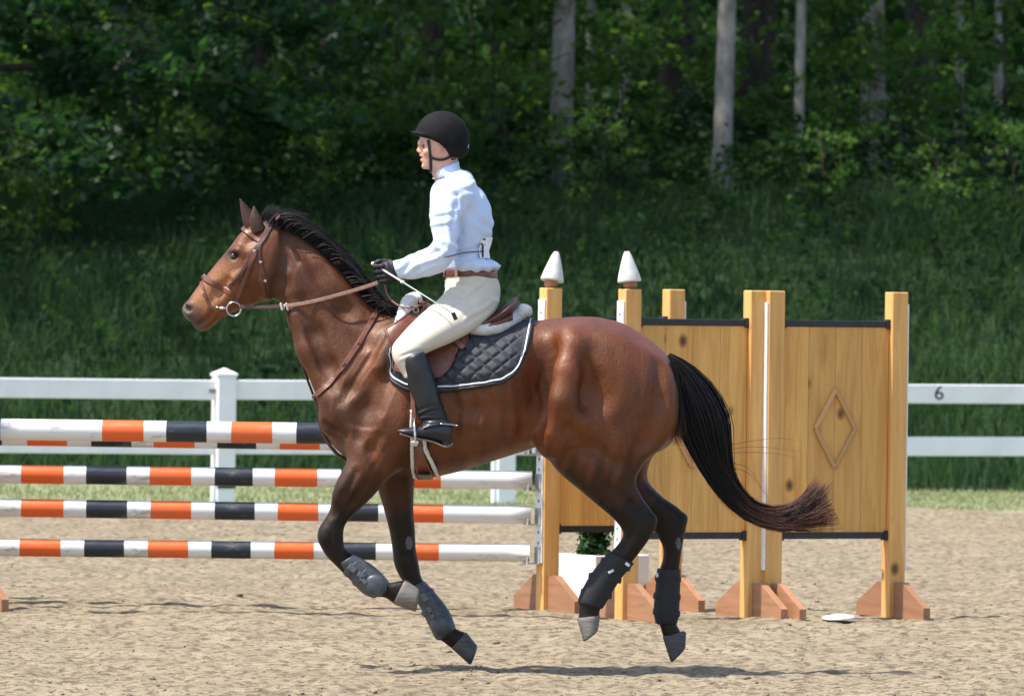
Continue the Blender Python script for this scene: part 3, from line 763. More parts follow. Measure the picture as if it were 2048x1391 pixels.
# planter with a small evergreen
w = P(1201, 1224, 6.75)
pl_ = tag(empty("planter", (w.x, 6.75, 0), R(38)), "white square planter behind the jump standard's feet", "planter")
pw = simple("white_planter_plastic", (.76, .76, .75), .5, .06, 8)
mb = MB()
for sx_, sy_, lx, ly in ((0, -1, .36, .02), (0, 1, .36, .02), (-1, 0, .02, .32), (1, 0, .02, .32)):
    mb.box((sx_ * .17, sy_ * .17, .14), (lx, ly, .275), .004)
mb.obj("box", pw, pl_)
mb = MB(); mb.box((0, 0, .22), (.32, .32, .02)); mb.obj("soil", simple("potting_soil", (.03, .02, .015), .95), pl_)
sh = tag(empty("potted_shrub", (w.x - .04, 6.75, .22)), "small dark evergreen shrub growing in the white planter", "shrub")
r = np.random.default_rng(61); cc = np.stack([r.normal(0, .036, 60), r.normal(0, .036, 60), r.uniform(.02, .20, 60)], 1)
link("foliage", leaf_cloud("foliage", cc, r.uniform(.03, .06, 60), 40, .03, 62, .8, .3), leaf_a, sh)
mb = MB(); mb.tube([(0, 0, -.02), (.01, 0, .1), (0, 0, .2)], [.012, .008, .004], 7); mb.obj("stem", bark_dk, sh, True)
# white lid lying on the sand
w = P(1677, 1237, 5.3); mb = MB()
mb.tube([(0, 0, 0), (0, 0, .006), (0, 0, .012), (0, 0, .022)], [.078, .085, .080, .03], 24)
ob = mb.obj("plastic_lid", simple("white_plastic_lid", (.8, .8, .78), .5, .05), None, True); ob.location = (w.x, 5.3, float(sand_z(np.array([w.x]), np.array([5.3]))[0]) + .006); ob.rotation_euler = (R(4), R(-3), 0)
tag(ob, "flat white plastic lid lying on the sand between the right standards", "lid")
# ================================================================== THE HORSE
HS = MPP(0)
_lo, _hi = P(345, 1350, 0), P(1400, 395, 0)
HF = Field((_lo.x, -0.42, _lo.z), (_hi.x, 0.42, _hi.z), 0.0062)
# trunk
HF.loft(secs([
 (652, 770, 652, 868, .10, 0, 0), (672, 715, 672, 897, .165, 0, .10), (705, 672, 705, 922, .205, 0, .22), (750, 640, 750, 940, .235, 0, .30),
 (800, 622, 800, 952, .255, 0, .30), (850, 628, 850, 956, .275, 0, .25), (900, 640, 900, 947, .292, 0, .16), (950, 648, 950, 933, .305, 0, .10),
 (1000, 650, 1000, 917, .310, 0, .06), (1050, 645, 1050, 901, .288, 0, .04), (1095, 638, 1095, 888, .255, 0, .06), (1150, 633, 1150, 890, .280, 0, .10),
 (1200, 635, 1200, 900, .275, 0, .12), (1250, 648, 1250, 908, .265, 0, .12), (1300, 679, 1300, 908, .235, 0, .08), (1335, 712, 1335, 893, .185, 0, .0),
 (1352, 748, 1352, 868, .12, 0, 0)]), k=.02)
# neck
HF.loft(secs([
 (812, 640, 720, 900, .15, 0, .25), (785, 622, 668, 850, .155, 0, .30), (752, 604, 640, 795, .150, 0, .34), (718, 565, 618, 748, .130, 0, .36),
 (686, 527, 599, 700, .113, 0, .36), (648, 490, 584, 655, .102, 0, .34), (605, 462, 569, 618, .094, 0, .30), (560, 443, 548, 592, .088, 0, .25),
 (530, 440, 528, 575, .080, 0, .15)]), k=.05)
# head
HF.loft(secs([
 (556, 440, 566, 578, .080, 0, .05), (528, 445, 553, 594, .092, 0, 0), (504, 451, 535, 602, .100, 0, 0), (481, 466, 511, 608, .099, 0, 0), (462, 491, 488, 616, .088, 0, .0), (443, 514, 468, 623, .072, 0, 0),
 (424, 537, 453, 631, .061, 0, 0), (405, 560, 438, 641, .055, 0, 0), (388, 583, 422, 653, .054, 0, 0), (375, 602, 407, 660, .052, 0, 0), (367, 617, 391, 655, .042, 0, 0)]), k=.03)
HF.ell(P(381, 624), (.032, .046, .040), R(35), .02)            # upper lip and nostrils
HF.ell(P(408, 650), (.036, .034, .022), R(18), .016)           # lower lip, chin
for s in (-1, 1):                                              # the big forms, both sides
    HF.ell(P(523, 562, s * .052), (.085, .044, .082), R(-15), .03)          # cheek
    HF.ell(P(640, 560, s * .050), (.16, .062, .060), R(-45), .06)
    HF.path([P(590, 635, s * .070), P(615, 700, s * .085), P(650, 790, s * .11)], [.026, .028, .030], .07)
    HF.ell(P(768, 730, s * .130), (.20, .085, .085), R(63), .07)            # blade
    HF.ell(P(690, 815, s * .140), (.085, .058, .100), R(40), .06)           # point of the shoulder
    HF.ell(P(664, 842, s * .105), (.052, .060, .062), 0, .05)               # breast
    HF.ell(P(785, 850, s * .180), (.140, .072, .105), R(-25), .06)          # upper arm
    HF.ell(P(745, 905, s * .160), (.10, .068, .11), R(60), .06)
    HF.ell(P(1190, 730, s * .160), (.22, .105, .15), R(-14), .08)           # croup
    HF.ell(P(1288, 800, s * .130), (.120, .090, .20), R(8), .07)            # buttock
    HF.ell(P(1190, 835, s * .170), (.17, .095, .17), R(-30), .07)           # thigh
    HF.ell(P(1113, 872, s * .185), (.062, .078, .085), R(-35), .05)         # stifle
    HF.path([P(1158, 740, s * .170), P(1146, 785, s * .200), P(1130, 835, s * .212), P(1110, 878, s * .200)], [.080, .085, .082, .060], .10)   # front of the thigh
# legs
HF.loft(secs([(692, 850, 830, 872, .10), (699, 898, 805, 925, .098), (694, 932, 772, 962, .082), (676, 980, 742, 996, .064), (657, 1024, 712, 1025, .050),
 (641, 1054, 690, 1050, .048), (638, 1080, 687, 1078, .047), (650, 1108, 691, 1097, .041), (672, 1131, 711, 1114, .034), (697, 1156, 734, 1128, .033),
 (721, 1180, 757, 1146, .036), (744, 1192, 774, 1164, .037), (769, 1194, 787, 1163, .033), (788, 1206, 805, 1160, .034), (800, 1208, 815, 1164, .03)], -.155), k=.03)
HF.loft(secs([(752, 915, 838, 915, .085), (753, 965, 829, 965, .074), (766, 1012, 827, 1018, .060), (779, 1062, 830, 1060, .050), (785, 1100, 832, 1098, .047),
 (789, 1130, 838, 1130, .045), (803, 1158, 843, 1154, .037), (825, 1184, 855, 1170, .033), (842, 1213, 873, 1197, .033), (858, 1248, 893, 1226, .036),
 (871, 1272, 905, 1248, .037), (887, 1283, 915, 1258, .034), (907, 1298, 933, 1265, .035), (920, 1302, 938, 1272, .03)], .135), k=.03)
HF.loft(secs([(1135, 790, 1290, 790, .05), (1098, 845, 1330, 845, .115), (1089, 895, 1322, 893, .126), (1112, 938, 1290, 925, .108), (1160, 980, 1272, 962, .082), (1203, 1016, 1286, 996, .062), (1230, 1040, 1304, 1022, .050),
 (1246, 1066, 1313, 1050, .046), (1234, 1090, 1294, 1084, .042), (1211, 1113, 1263, 1124, .036), (1186, 1146, 1240, 1152, .034), (1167, 1178, 1219, 1183, .036),
 (1159, 1204, 1203, 1212, .036), (1158, 1225, 1199, 1226, .034), (1156, 1240, 1200, 1238, .036), (1160, 1252, 1194, 1246, .03)], -.140), k=.03)
HF.loft(secs([(1160, 860, 1350, 830, .12), (1185, 900, 1345, 872, .118), (1210, 940, 1306, 912, .10), (1236, 976, 1295, 956, .076), (1268, 1014, 1322, 990, .058), (1296, 1044, 1358, 1016, .049),
 (1312, 1068, 1373, 1040, .046), (1325, 1092, 1368, 1075, .041), (1326, 1115, 1362, 1108, .036), (1318, 1142, 1358, 1145, .034), (1314, 1180, 1356, 1185, .035),
 (1312, 1220, 1354, 1225, .037), (1319, 1248, 1354, 1248, .034), (1325, 1268, 1360, 1260, .035), (1332, 1282, 1360, 1272, .03)], .125), k=.03)
# heights of either side: used for fine forms and to lay tack on the skin
def skin_y(x, z, side=-1, F=None):
    """outermost |y| of a sculpted skin at (x, z) (arrays) on one side"""
    HF_ = F or HF
    x = np.atleast_1d(np.asarray(x, float)); z = np.atleast_1d(np.asarray(z, float))
    ys = HF_.lo[1] + HF_.h * np.arange(HF_.n[1])
    order = np.arange(len(ys)) if side < 0 else np.arange(len(ys))[::-1]
    out = np.zeros(len(x)); done = np.zeros(len(x), bool)
    prev = np.full(len(x), .5)
    for j in order:
        if (side < 0 and ys[j] > 0) or (side > 0 and ys[j] < 0): break
        d = HF_.sample(np.stack([x, np.full(len(x), ys[j]), z], 1))
        hit = (d < 0) & ~done
        t = prev / np.maximum(prev - d, 1e-6)
        out = np.where(hit, ys[j] + side * HF_.h * (1 - t), out); done |= hit; prev = np.where(d > 0, d, prev)
    return out, done
def on(px, py, dy, side=-1, base=0.0):
    """point over photo pixel (px, py) lying dy outside (+) or inside (-) the skin"""
    y = base if base else side * .15
    for _ in range(3):
        q = P(px, py, y); yy, ok = skin_y([q.x], [q.z], side)
        y = yy[0] if ok[0] else side * .05
    return P(px, py, y + side * dy)
def line(pts, r, k, groove, side, depth=.45):
    """a soft ridge or groove that follows the skin through photo points"""
    q = [on(x, y, r * (depth if groove else -depth), side) for x, y in pts]
    rr = [r * (.45 if i in (0, len(q) - 1) else 1.0) for i in range(len(q))]
    todo.append((q, rr, k, groove))
todo = []
for s in (-1, 1):
    line([(604, 600), (632, 665), (655, 730), (672, 775)], .020, .05, True, s)             # jugular groove
    line([(576, 470), (572, 520), (560, 565), (548, 590)], .020, .05, True, s, .35)         # behind the jaw
    line([(600, 490), (640, 545), (690, 620), (735, 690)], .018, .06, True, s, .25)
    line([(768, 662), (735, 715), (700, 775), (680, 800)], .016, .045, True, s)             # in front of the blade
    line([(755, 760), (730, 815), (715, 872)], .022, .07, True, s, .4)
    line([(800, 690), (775, 755), (760, 815)], .014, .05, True, s, .35)
    line([(836, 800), (842, 862), (820, 925)], .024, .07, True, s, .4)
    line([(648, 848), (668, 862), (690, 870)], .010, .03, True, s, .3)
    line([(757, 872), (742, 900), (748, 930)], .014, .04, True, s, .35)
    line([(1134, 672), (1148, 692)], .034, .10, False, s, .62)                               # hip
    line([(1098, 705), (1102, 750), (1096, 800), (1084, 850)], .050, .14, True, s, .30)     # flank hollow
    line([(1165, 735), (1178, 780), (1190, 800)], .030, .12, True, s, .18)
    line([(1138, 690), (1130, 745), (1122, 800), (1104, 862)], .026, .10, False, s, .45)
    line([(1318, 730), (1318, 800), (1290, 880), (1258, 930)], .020, .06, True, s, .35)
    line([(1140, 862), (1185, 900), (1235, 928)], .018, .06, True, s, .35)
    for rx in (915, 950, 985, 1018, 1050):
        line([(rx - 14, 770), (rx, 820), (rx - 4, 862)], .020, .05, True, s, .16)
    line([(447, 575), (470, 556), (492, 540)], .010, .03, False, s, .3)                      # facial crest
    line([(424, 600), (440, 580), (456, 560)], .012, .04, True, s, .35)
    line([(462, 500), (478, 500), (488, 508)], .012, .024, False, s, .30)                    # brow
    line([(494, 482), (506, 476)], .018, .05, True, s, .30)
    line([(500, 545), (505, 585), (520, 606)], .012, .05, True, s, .25)
    line([(380, 645), (398, 647), (414, 637), (426, 622)], .0075, .010, True, s, .2)         # mouth
    line([(369, 606), (380, 612), (378, 628)], .008, .016, False, s, .4)                     # nostril rim
for q, rr, k, gr in todo: HF.path(q, rr, k, gr)
for s in (-1, 1):
    HF.ell(on(468, 513, .004, s), (.019, .012, .014), R(20), .012, True)                     # eye socket
    HF.ell(P(375, 617, s * .045), (.011, .020, .018), R(65), .010, True)                     # nostril
# joints and tendons
HF.ell(P(655, 1068, -.155), (.052, .050, .040), R(80), .02)
HF.ell(P(700, 965, -.190), (.11, .045, .050), R(58), .05)
HF.ell(P(1300, 1040, -.14), (.030, .032, .022), R(30), .02)
HF.ell(P(1362, 1038, .125), (.030, .032, .022), R(30), .02)
todo = []
line([(735, 965), (706, 1005), (680, 1045)], .012, .03, True, -1, .4)
line([(712, 945), (688, 990), (668, 1030)], .010, .03, True, -1, .4)
line([(1228, 975), (1262, 1008), (1288, 1030)], .012, .03, True, -1, .4)
line([(690, 1100), (712, 1122), (735, 1142)], .007, .02, True, -1, .4)
line([(1262, 1070), (1245, 1095), (1228, 1120)], .008, .02, True, -1, .4)
for q, rr, k, gr in todo: HF.path(q, rr, k, gr)
HV, HQ = HF.mesh(2)
def to_px(V):
    V = np.asarray(V, float); r = V - np.array([0, -CAM_D, CAM_H])
    z = r @ np.array(_f); return 1024 + F_PX * (r @ np.array(_r)) / z, 695.5 - F_PX * (r @ np.array(_u)) / z
hx, hy = to_px(HV); hn = HF.grad(HV, .008); hd = np.zeros(len(HV))
def crease(pts, w, amp, leg=None):
    '''a fine fold, vein or tendon along photo points, raised (+) or sunk (-)'''
    C_ = catmull(np.array(pts, float), 5); best = np.full(len(HV), 1e9)
    near = (hx > C_[:, 0].min() - 40) & (hx < C_[:, 0].max() + 40) & (hy > C_[:, 1].min() - 40) & (hy < C_[:, 1].max() + 40)
    ix = np.flatnonzero(near); bx, by = hx[ix], hy[ix]; bd = np.full(len(ix), 1e9); bt = np.zeros(len(ix))
    for i in range(len(C_) - 1):
        d = C_[i + 1] - C_[i]; t = np.clip(((bx - C_[i, 0]) * d[0] + (by - C_[i, 1]) * d[1]) / (d @ d + 1e-9), 0, 1)
        q = np.hypot(bx - C_[i, 0] - t * d[0], by - C_[i, 1] - t * d[1]); m_ = q < bd; bd = np.where(m_, q, bd); bt = np.where(m_, (i + t) / (len(C_) - 1), bt)
    env = np.sin(np.clip(bt, .02, .98) * math.pi) ** .6
    hd[ix] += amp * np.exp(-(bd / w) ** 2) * env * (np.abs(hn[ix, 1]) > .25)
for pts, w, amp in [
 ([(745, 655), (722, 690), (700, 725), (682, 748)], 5, .0034), ([(758, 668), (738, 705), (712, 745), (692, 770)], 5, .0036), ([(770, 690), (752, 722), (728, 760), (704, 792)], 5, .0032),
 ([(735, 680), (714, 712), (690, 748)], 4, -.0030), ([(750, 695), (728, 730), (702, 768)], 4, -.0030), ([(700, 740), (684, 772), (676, 806)], 5, .0034), ([(712, 752), (698, 785), (690, 815)], 4, -.003),
 ([(660, 800), (656, 825), (664, 850)], 6, -.0030), ([(670, 790), (664, 815), (672, 842)], 5, .003), ([(690, 830), (705, 860), (700, 890)], 6, .003), ([(648, 835), (660, 855), (680, 868)], 5, -.003),
 ([(765, 800), (748, 840), (738, 880), (742, 905)], 7, -.0035), ([(790, 780), (772, 820), (764, 860)], 6, .003), ([(800, 880), (770, 900), (750, 930)], 6, -.003), ([(760, 905), (740, 930), (735, 955)], 5, .003),
 ([(830, 900), (880, 905), (940, 895), (1000, 880), (1050, 862)], 5, .0026), ([(900, 860), (930, 845), (960, 850)], 4, .002), ([(960, 800), (985, 830), (980, 860)], 4, .002),
 ([(1075, 780), (1060, 810), (1062, 845)], 6, -.003), ([(1065, 760), (1078, 800), (1070, 850)], 7, .0034), ([(1090, 730), (1080, 770), (1085, 810)], 6, -.0036),
 ([(1140, 800), (1160, 815), (1185, 812)], 8, -.0040), ([(1150, 790), (1175, 800), (1200, 795)], 7, .0034), ([(1180, 690), (1176, 730), (1190, 770)], 9, -.0034), ([(1225, 700), (1235, 750), (1230, 800)], 10, -.0034),
 ([(1270, 720), (1282, 780), (1270, 850), (1240, 905)], 8, -.0036), ([(1300, 740), (1304, 800), (1285, 870)], 8, .003), ([(1200, 850), (1170, 880), (1140, 890)], 8, .0034), ([(1190, 870), (1160, 895), (1130, 905)], 6, -.003),
 ([(1150, 900), (1185, 930), (1220, 955)], 6, -.003), ([(1180, 910), (1210, 945), (1245, 985)], 5, .003), ([(1190, 950), (1225, 985), (1255, 1020)], 5, -.003),
 ([(690, 940), (676, 980), (662, 1020)], 5, -.0032), ([(706, 935), (694, 975), (680, 1010)], 5, .003), ([(730, 950), (712, 985), (694, 1022)], 5, -.0034), ([(800, 985), (802, 1030), (808, 1070)], 5, -.003),
 ([(648, 1060), (662, 1075), (658, 1100)], 5, -.003), ([(675, 1055), (668, 1080), (676, 1100)], 4, .003), ([(795, 1100), (810, 1112), (824, 1104)], 5, -.003), ([(1270, 1050), (1262, 1075), (1248, 1095)], 5, -.003), ([(1330, 1050), (1342, 1080), (1340, 1115)], 5, -.003),
 ([(600, 620), (625, 690), (650, 750)], 6, -.003), ([(620, 540), (660, 600), (700, 660)], 10, -.003), ([(585, 560), (600, 610), (620, 660)], 7, .003), ([(655, 600), (700, 650), (735, 672)], 9, .0026),
 ([(452, 545), (470, 560), (488, 585)], 4, .0024), ([(500, 520), (496, 550), (502, 580)], 6, -.003), ([(440, 560), (450, 580), (446, 600)], 4, .0026), ([(395, 600), (405, 615), (400, 632)], 5, -.003), ([(478, 500), (490, 512), (486, 524)], 4, -.003), ([(458, 503), (468, 500), (480, 505)], 3, .003), ([(376, 645), (396, 648), (412, 640), (428, 621)], 3, -.008), ([(436, 640), (444, 632), (450, 628)], 6, -.004), ([(384, 652), (398, 656), (414, 650)], 4, .003)]:
    crease(pts, w, amp)
HV = HV + hn * hd[:, None]
hme = mesh_np("horse_body", HV, HQ)
# coat map: black points, dark muzzle, tan nose patch
hx, hy = to_px(HV)
wob = 14 * np.sin(hx * .11 + 1.3) + 10 * np.sin(hx * .23 + hy * .07) + 8 * np.sin(HV[:, 1] * 60)
fore = hx < 960
black = np.where(fore, np.maximum(sstep(hy + wob * .7, 965, 1045), .65 * sstep(hy + wob, 895, 975)), np.maximum(sstep(hy + wob * .6 + (hx - 1200) * .10, 955, 1030), .80 * sstep(hy + wob, 880, 970)))
mz = sstep(-(hx - 372) * .55 + (hy - 600) * .85 + 0.0 * hx + wob * .2, -4, 20) * sstep(-hx, -440, -405)
muzzle = np.clip(sstep(((hx - 363) * .62 - (hy - 640) * .30) * -1 + 0, -34, -10) * (hx < 455) * (hy > 560), 0, 1)
tan = np.exp(-(((hx - 415) / 30) ** 2 + ((hy - 600) / 24) ** 2)) + .8 * np.exp(-(((hx - 445) / 26) ** 2 + ((hy - 565) / 26) ** 2))
crest = np.zeros(len(HV))
for (ax, ay), (bx, by) in zip([(545, 436), (605, 458), (650, 487), (690, 527), (720, 565), (755, 604), (800, 620)], [(605, 458), (650, 487), (690, 527), (720, 565), (755, 604), (800, 620), (830, 622)]):
    d = np.array([bx - ax, by - ay]); L = d @ d
    t = np.clip(((hx - ax) * d[0] + (hy - ay) * d[1]) / L, 0, 1)
    crest = np.maximum(crest, 1 - sstep(np.hypot(hx - ax - t * d[0], hy - ay - t * d[1]), 8, 30))
eyed = np.exp(-(((hx - 466) / 20) ** 2 + ((hy - 508) / 13) ** 2))
attr(hme, "black", np.clip(np.maximum(np.maximum(black, crest * .85), eyed * .8), 0, 1))
attr(hme, "muzzle", muzzle)
attr(hme, "sable", np.clip(1 - sstep(hx + wob * 1.5, 640, 860), 0, 1) * sstep(hx, 500, 580))
attr(hme, "chestnut", (HV[:, 1] > 0) * ((((hx - 818) / 7) ** 2 + ((hy - 1085) / 13) ** 2 < 1) | (((hx - 1357) / 5) ** 2 + ((hy - 1086) / 12) ** 2 < 1)) * 1.0)
attr(hme, "tan", np.clip(tan, 0, 1) * (1 - muzzle * .7))
m = NT("bay_coat")
v = m.coord("Object")
n1 = m.noise(v, 5.0, 5, .6); n2 = m.noise(m.coord("Object", (60, 60, 220)), 3.0, 3, .6)
base = m.ramp(n1, [(.25, (.058, .0150, .0044)), (.5, (.108, .0275, .0074)), (.78, (.162, .0425, .0110))])
base = m.mix(m.math('MULTIPLY', m.attr('sable'), .75), base, m.mix(1.0, base, (.52, .56, .66), 'MULTIPLY'))
base = m.mix(m.attr("tan"), base, (.34, .145, .055))
base = m.mix(m.attr("muzzle"), base, (.055, .043, .038))
base = m.mix(m.attr("black"), base, (.0065, .0055, .0055))
base = m.mix(m.attr('chestnut'), base, (.10, .105, .11))
fine = m.ramp(m.noise(v, 95, 5, .7), [(.3, .72), (.7, 1.25)])
base = m.mix(1.0, base, fine, 'MULTIPLY')
rg = m.ramp(m.noise(v, 22, 6, .75), [(.3, .40), (.72, .60)])
nb = m.bump(m.noise(v, 16, 5, .6), .12, .010)
nb = m.bump(m.noise(m.coord('Object', (1.6, 1, .8)), 48, 5, .65), .50, .006, nb)
nb = m.bump(m.noise(m.coord('Object', (1.0, 1, 2.2)), 150, 3, .6), .55, .003, nb)
nb = m.bump(n2, .10, .002, nb)
sp = m.math('SUBTRACT', .54, m.math('MULTIPLY', m.attr('black'), .27))
m.b.inputs['Specular Tint'].default_value = (1.0, .80, .62, 1)
coat = m.set(base, rg, sp, nb, Coat_Weight=.06, Coat_Roughness=.3)
horse = tag(empty("horse", P(1000, 1345, 0)), "bay horse with black legs, mane and tail cantering left under a rider", "horse")
horse["_abs"] = 1
body = link("body", hme, coat, horse)
# ------------------------------------------------------------------ hooves, ears, eyes, mane, tail
def hoof_mat(name, c):
    m = NT(name); v = m.coord("Object", (6, 6, 60))
    cc = m.ramp(m.noise(v, 3, 5), [(.3, tuple(x * .6 for x in c)), (.7, tuple(x * 1.35 for x in c))])
    return m.set(cc, .62, .4, m.bump(m.noise(v, 4, 3), .4, .003))
hoof_dark, hoof_pale = hoof_mat("dark_hoof_horn", (.062, .058, .055)), hoof_mat("pale_hoof_horn", (.15, .135, .115))
def hoof(cf, ch, tf, th, Y, mat, lab):
    L = lambda a, b, t: (a[0] + (b[0] - a[0]) * t, a[1] + (b[1] - a[1]) * t)
    rows = []
    for t, w in ((-.08, .036), (.0, .041), (.3, .047), (.65, .052), (.98, .054)):
        a, b = L(cf, tf, t), L(ch, th, t); rows.append((*a, *b, w))
    q = secs(rows, Y); A_ = np.array(q); hf = Field((min(A_[:, 0].min(), A_[:, 2].min()) - .02, Y - .08, min(A_[:, 1].min(), A_[:, 3].min()) - .02), (max(A_[:, 0].max(), A_[:, 2].max()) + .02, Y + .08, max(A_[:, 1].max(), A_[:, 3].max()) + .02), .003)
    hf.loft(q, .004, 4); vq, fq = hf.mesh(30)
    o = link("hoof", mesh_np("hoof", vq, fq), mat, horse); o["label"] = lab
hoof((788, 1208), (812, 1158), (833, 1224), (840, 1178), -.155, hoof_pale, "pale raised front hoof")
hoof((904, 1297), (934, 1264), (942, 1331), (956, 1292), .135, hoof_dark, "dark front hoof nearest the ground")
hoof((1154, 1238), (1201, 1230), (1167, 1285), (1196, 1262), -.140, hoof_pale, "dusty pale hind hoof")
hoof((1325, 1274), (1373, 1263), (1342, 1326), (1371, 1296), .125, hoof_dark, "dark far hind hoof")
m = NT("ear_hair"); v = m.coord("Object")
m.set(m.ramp(m.noise(v, 30, 4), [(.35, (.022, .010, .006)), (.7, (.085, .030, .013))]), .6, .4)
ear_m = m.mat
link("ear", loft_mesh("ear", [(505, 470, 530, 460, .016), (500, 452, 527, 446, .018), (499, 436, 520, 431, .014), (503, 423, 514, 420, .008), (507, 412, 509, 412, .002)], -.055, 16, 4), ear_m, horse)
link("ear", loft_mesh("ear", [(492, 466, 520, 456, .020), (486, 446, 512, 440, .020), (482, 425, 503, 422, .014), (480, 408, 491, 408, .008), (479, 397, 482, 398, .002)], .055, 16, 4), ear_m, horse)
m = NT("horse_eye"); m.set((.006, .004, .003), .06, .6, Coat_Weight=.5); eye_m = m.mat
for s in (-1, 1):
    q = on(468, 513, -.006, s); bm = bmesh.new(); bmesh.ops.create_uvsphere(bm, u_segments=20, v_segments=12, radius=.0165)
    me = bpy.data.meshes.new("eye"); bmesh.ops.translate(bm, verts=bm.verts, vec=q); bm.to_mesh(me); bm.free()
    link("eye", me, eye_m, horse, True)

def strands(name, curves, rad, mat, parent, tip=None):
    """curves (n,m,3) hair strands as thin three-sided tapering tubes in one mesh"""
    C = np.asarray(curves, float); n, mm, _ = C.shape
    T = np.gradient(C, axis=1); T /= np.linalg.norm(T, axis=2, keepdims=True) + 1e-9
    A = np.cross(T, np.array([.2, 1.0, .1])); A /= np.linalg.norm(A, axis=2, keepdims=True) + 1e-9
    B = np.cross(T, A)
    r = (np.asarray(rad).reshape(-1, 1) * np.ones((1, mm))) * (1 - .8 * np.linspace(0, 1, mm)[None] ** 2)
    V = []
    for k in range(3):
        a = 2 * math.pi * k / 3
        V.append(C + (A * math.cos(a) + B * math.sin(a)) * r[:, :, None])
    V = np.stack(V, 2).reshape(-1, 3)
    base = (np.arange(n) * mm * 3)[:, None, None] + (np.arange(mm - 1) * 3)[None, :, None]
    q = []
    for k in range(3):
        k2 = (k + 1) % 3
        q.append(np.stack([base[..., 0] + k, base[..., 0] + k2, base[..., 0] + 3 + k2, base[..., 0] + 3 + k], -1))
    Fq = np.concatenate([x.reshape(-1, 4) for x in q])
    me = mesh_np(name, V, Fq)
    t = np.repeat(np.tile(np.linspace(0, 1, mm), n), 3)
    attr(me, "along", t)
    attr(me, "strand", np.repeat(np.random.default_rng(3).random(n), mm * 3))
    return link(name, me, mat, parent)
def hair_mat(name, root, tip, pos):
    m = NT(name)
    c = m.mix(m.ramp(m.attr("along"), [(pos, 0.0), (1.0, 1.0)]), root, tip)
    c = m.mix(1.0, c, m.ramp(m.attr("strand"), [(0, .5), (1, 1.6)]), 'MULTIPLY')
    return m.set(c, .55, .22)
mane_m = hair_mat("mane_hair", (.010, .008, .008), (.014, .011, .010), .6)
tail_m = hair_mat("tail_hair", (.009, .0075, .008), (.15, .065, .042), .74)
# mane: rises from the crest and falls to the far side, wisps at the withers
cre = catmull([(532, 440), (560, 441), (605, 460), (648, 489), (686, 526), (718, 564), (752, 603), (790, 622)], 20)
cu, rr = [], []
for i in range(4600):
    t = rng.random(); j = t * (len(cre) - 1); j0 = int(j); c = cre[j0] + (cre[min(j0 + 1, len(cre) - 1)] - cre[j0]) * (j - j0)
    d = cre[min(j0 + 2, len(cre) - 1)] - cre[max(j0 - 2, 0)]; d = d / np.linalg.norm(d); nrm = np.array([d[1], -d[0]])
    y0 = rng.normal(-.004, .018); up = rng.uniform(6, 19) * (1 - .35 * sstep(t, .75, 1)); back = rng.normal(4, 6)
    far = rng.random() < .66
    sd = 1 if far else -1
    ln = rng.uniform(.05, .13) if far else rng.uniform(.008, .030) + (.035 if t > .8 else 0)
    p = c + nrm * (-6 if far else -14)
    if not far: y0 = -abs(y0) - .02
    q0 = P(*p, y0); q1 = P(*(c + nrm * up * (.45 if far else .15) + d * 9), y0 + sd * .003)
    q2 = P(*(c + nrm * up * (.95 if far else .55) + d * (16 + back)), y0 + sd * ln * .25); q3 = P(*(c + nrm * up * (1.0 if far else .6) + d * (26 + back * 1.5)), y0 + sd * ln * (.6 if far else .3))
    q4 = P(*(c + nrm * ((up * .75 - ln * 60) if far else up * .45) + d * (38 + back * 2)), y0 + sd * (ln * .9 + .01) * (1 if far else .35))
    cu.append(catmull(np.array([q0, q1, q2, q3, q4]), 2)); rr.append(rng.uniform(.0012, .0026))
for i in range(120):                                    # flyaway wisps
    t = rng.uniform(.55, 1); j0 = int(t * (len(cre) - 1)); c = cre[j0]
    a = R(rng.uniform(25, 75)); L = rng.uniform(14, 36)
    q = [P(c[0] + math.cos(a) * L * s_ + 6 * s_ * s_, c[1] - math.sin(a) * L * s_ + 8 * s_ * s_, rng.normal(0, .01)) for s_ in (0, .33, .66, 1)]
    cu.append(catmull(np.array(q), 3)[[0, 1, 3, 4, 5, 6, 7, 8, 9]]); rr.append(.0009)
strands("mane", cu, rr, mane_m, horse)
cu, rr = [], []
for i in range(90):                                     # forelock and loose hair at the poll
    y0 = rng.normal(0, .015); x0 = rng.uniform(520, 545)
    a = rng.uniform(-.3, .3)
    q = [P(x0, 444, y0), P(x0 + 3, 430 + 4 * a, y0), P(x0 + 8, 420 + 10 * a, y0), P(x0 + rng.uniform(10, 22), 412 + 20 * a, y0 + rng.normal(0, .01))]
    cu.append(catmull(np.array(q), 3)); rr.append(.0013)
strands("forelock", cu, rr, mane_m, horse)
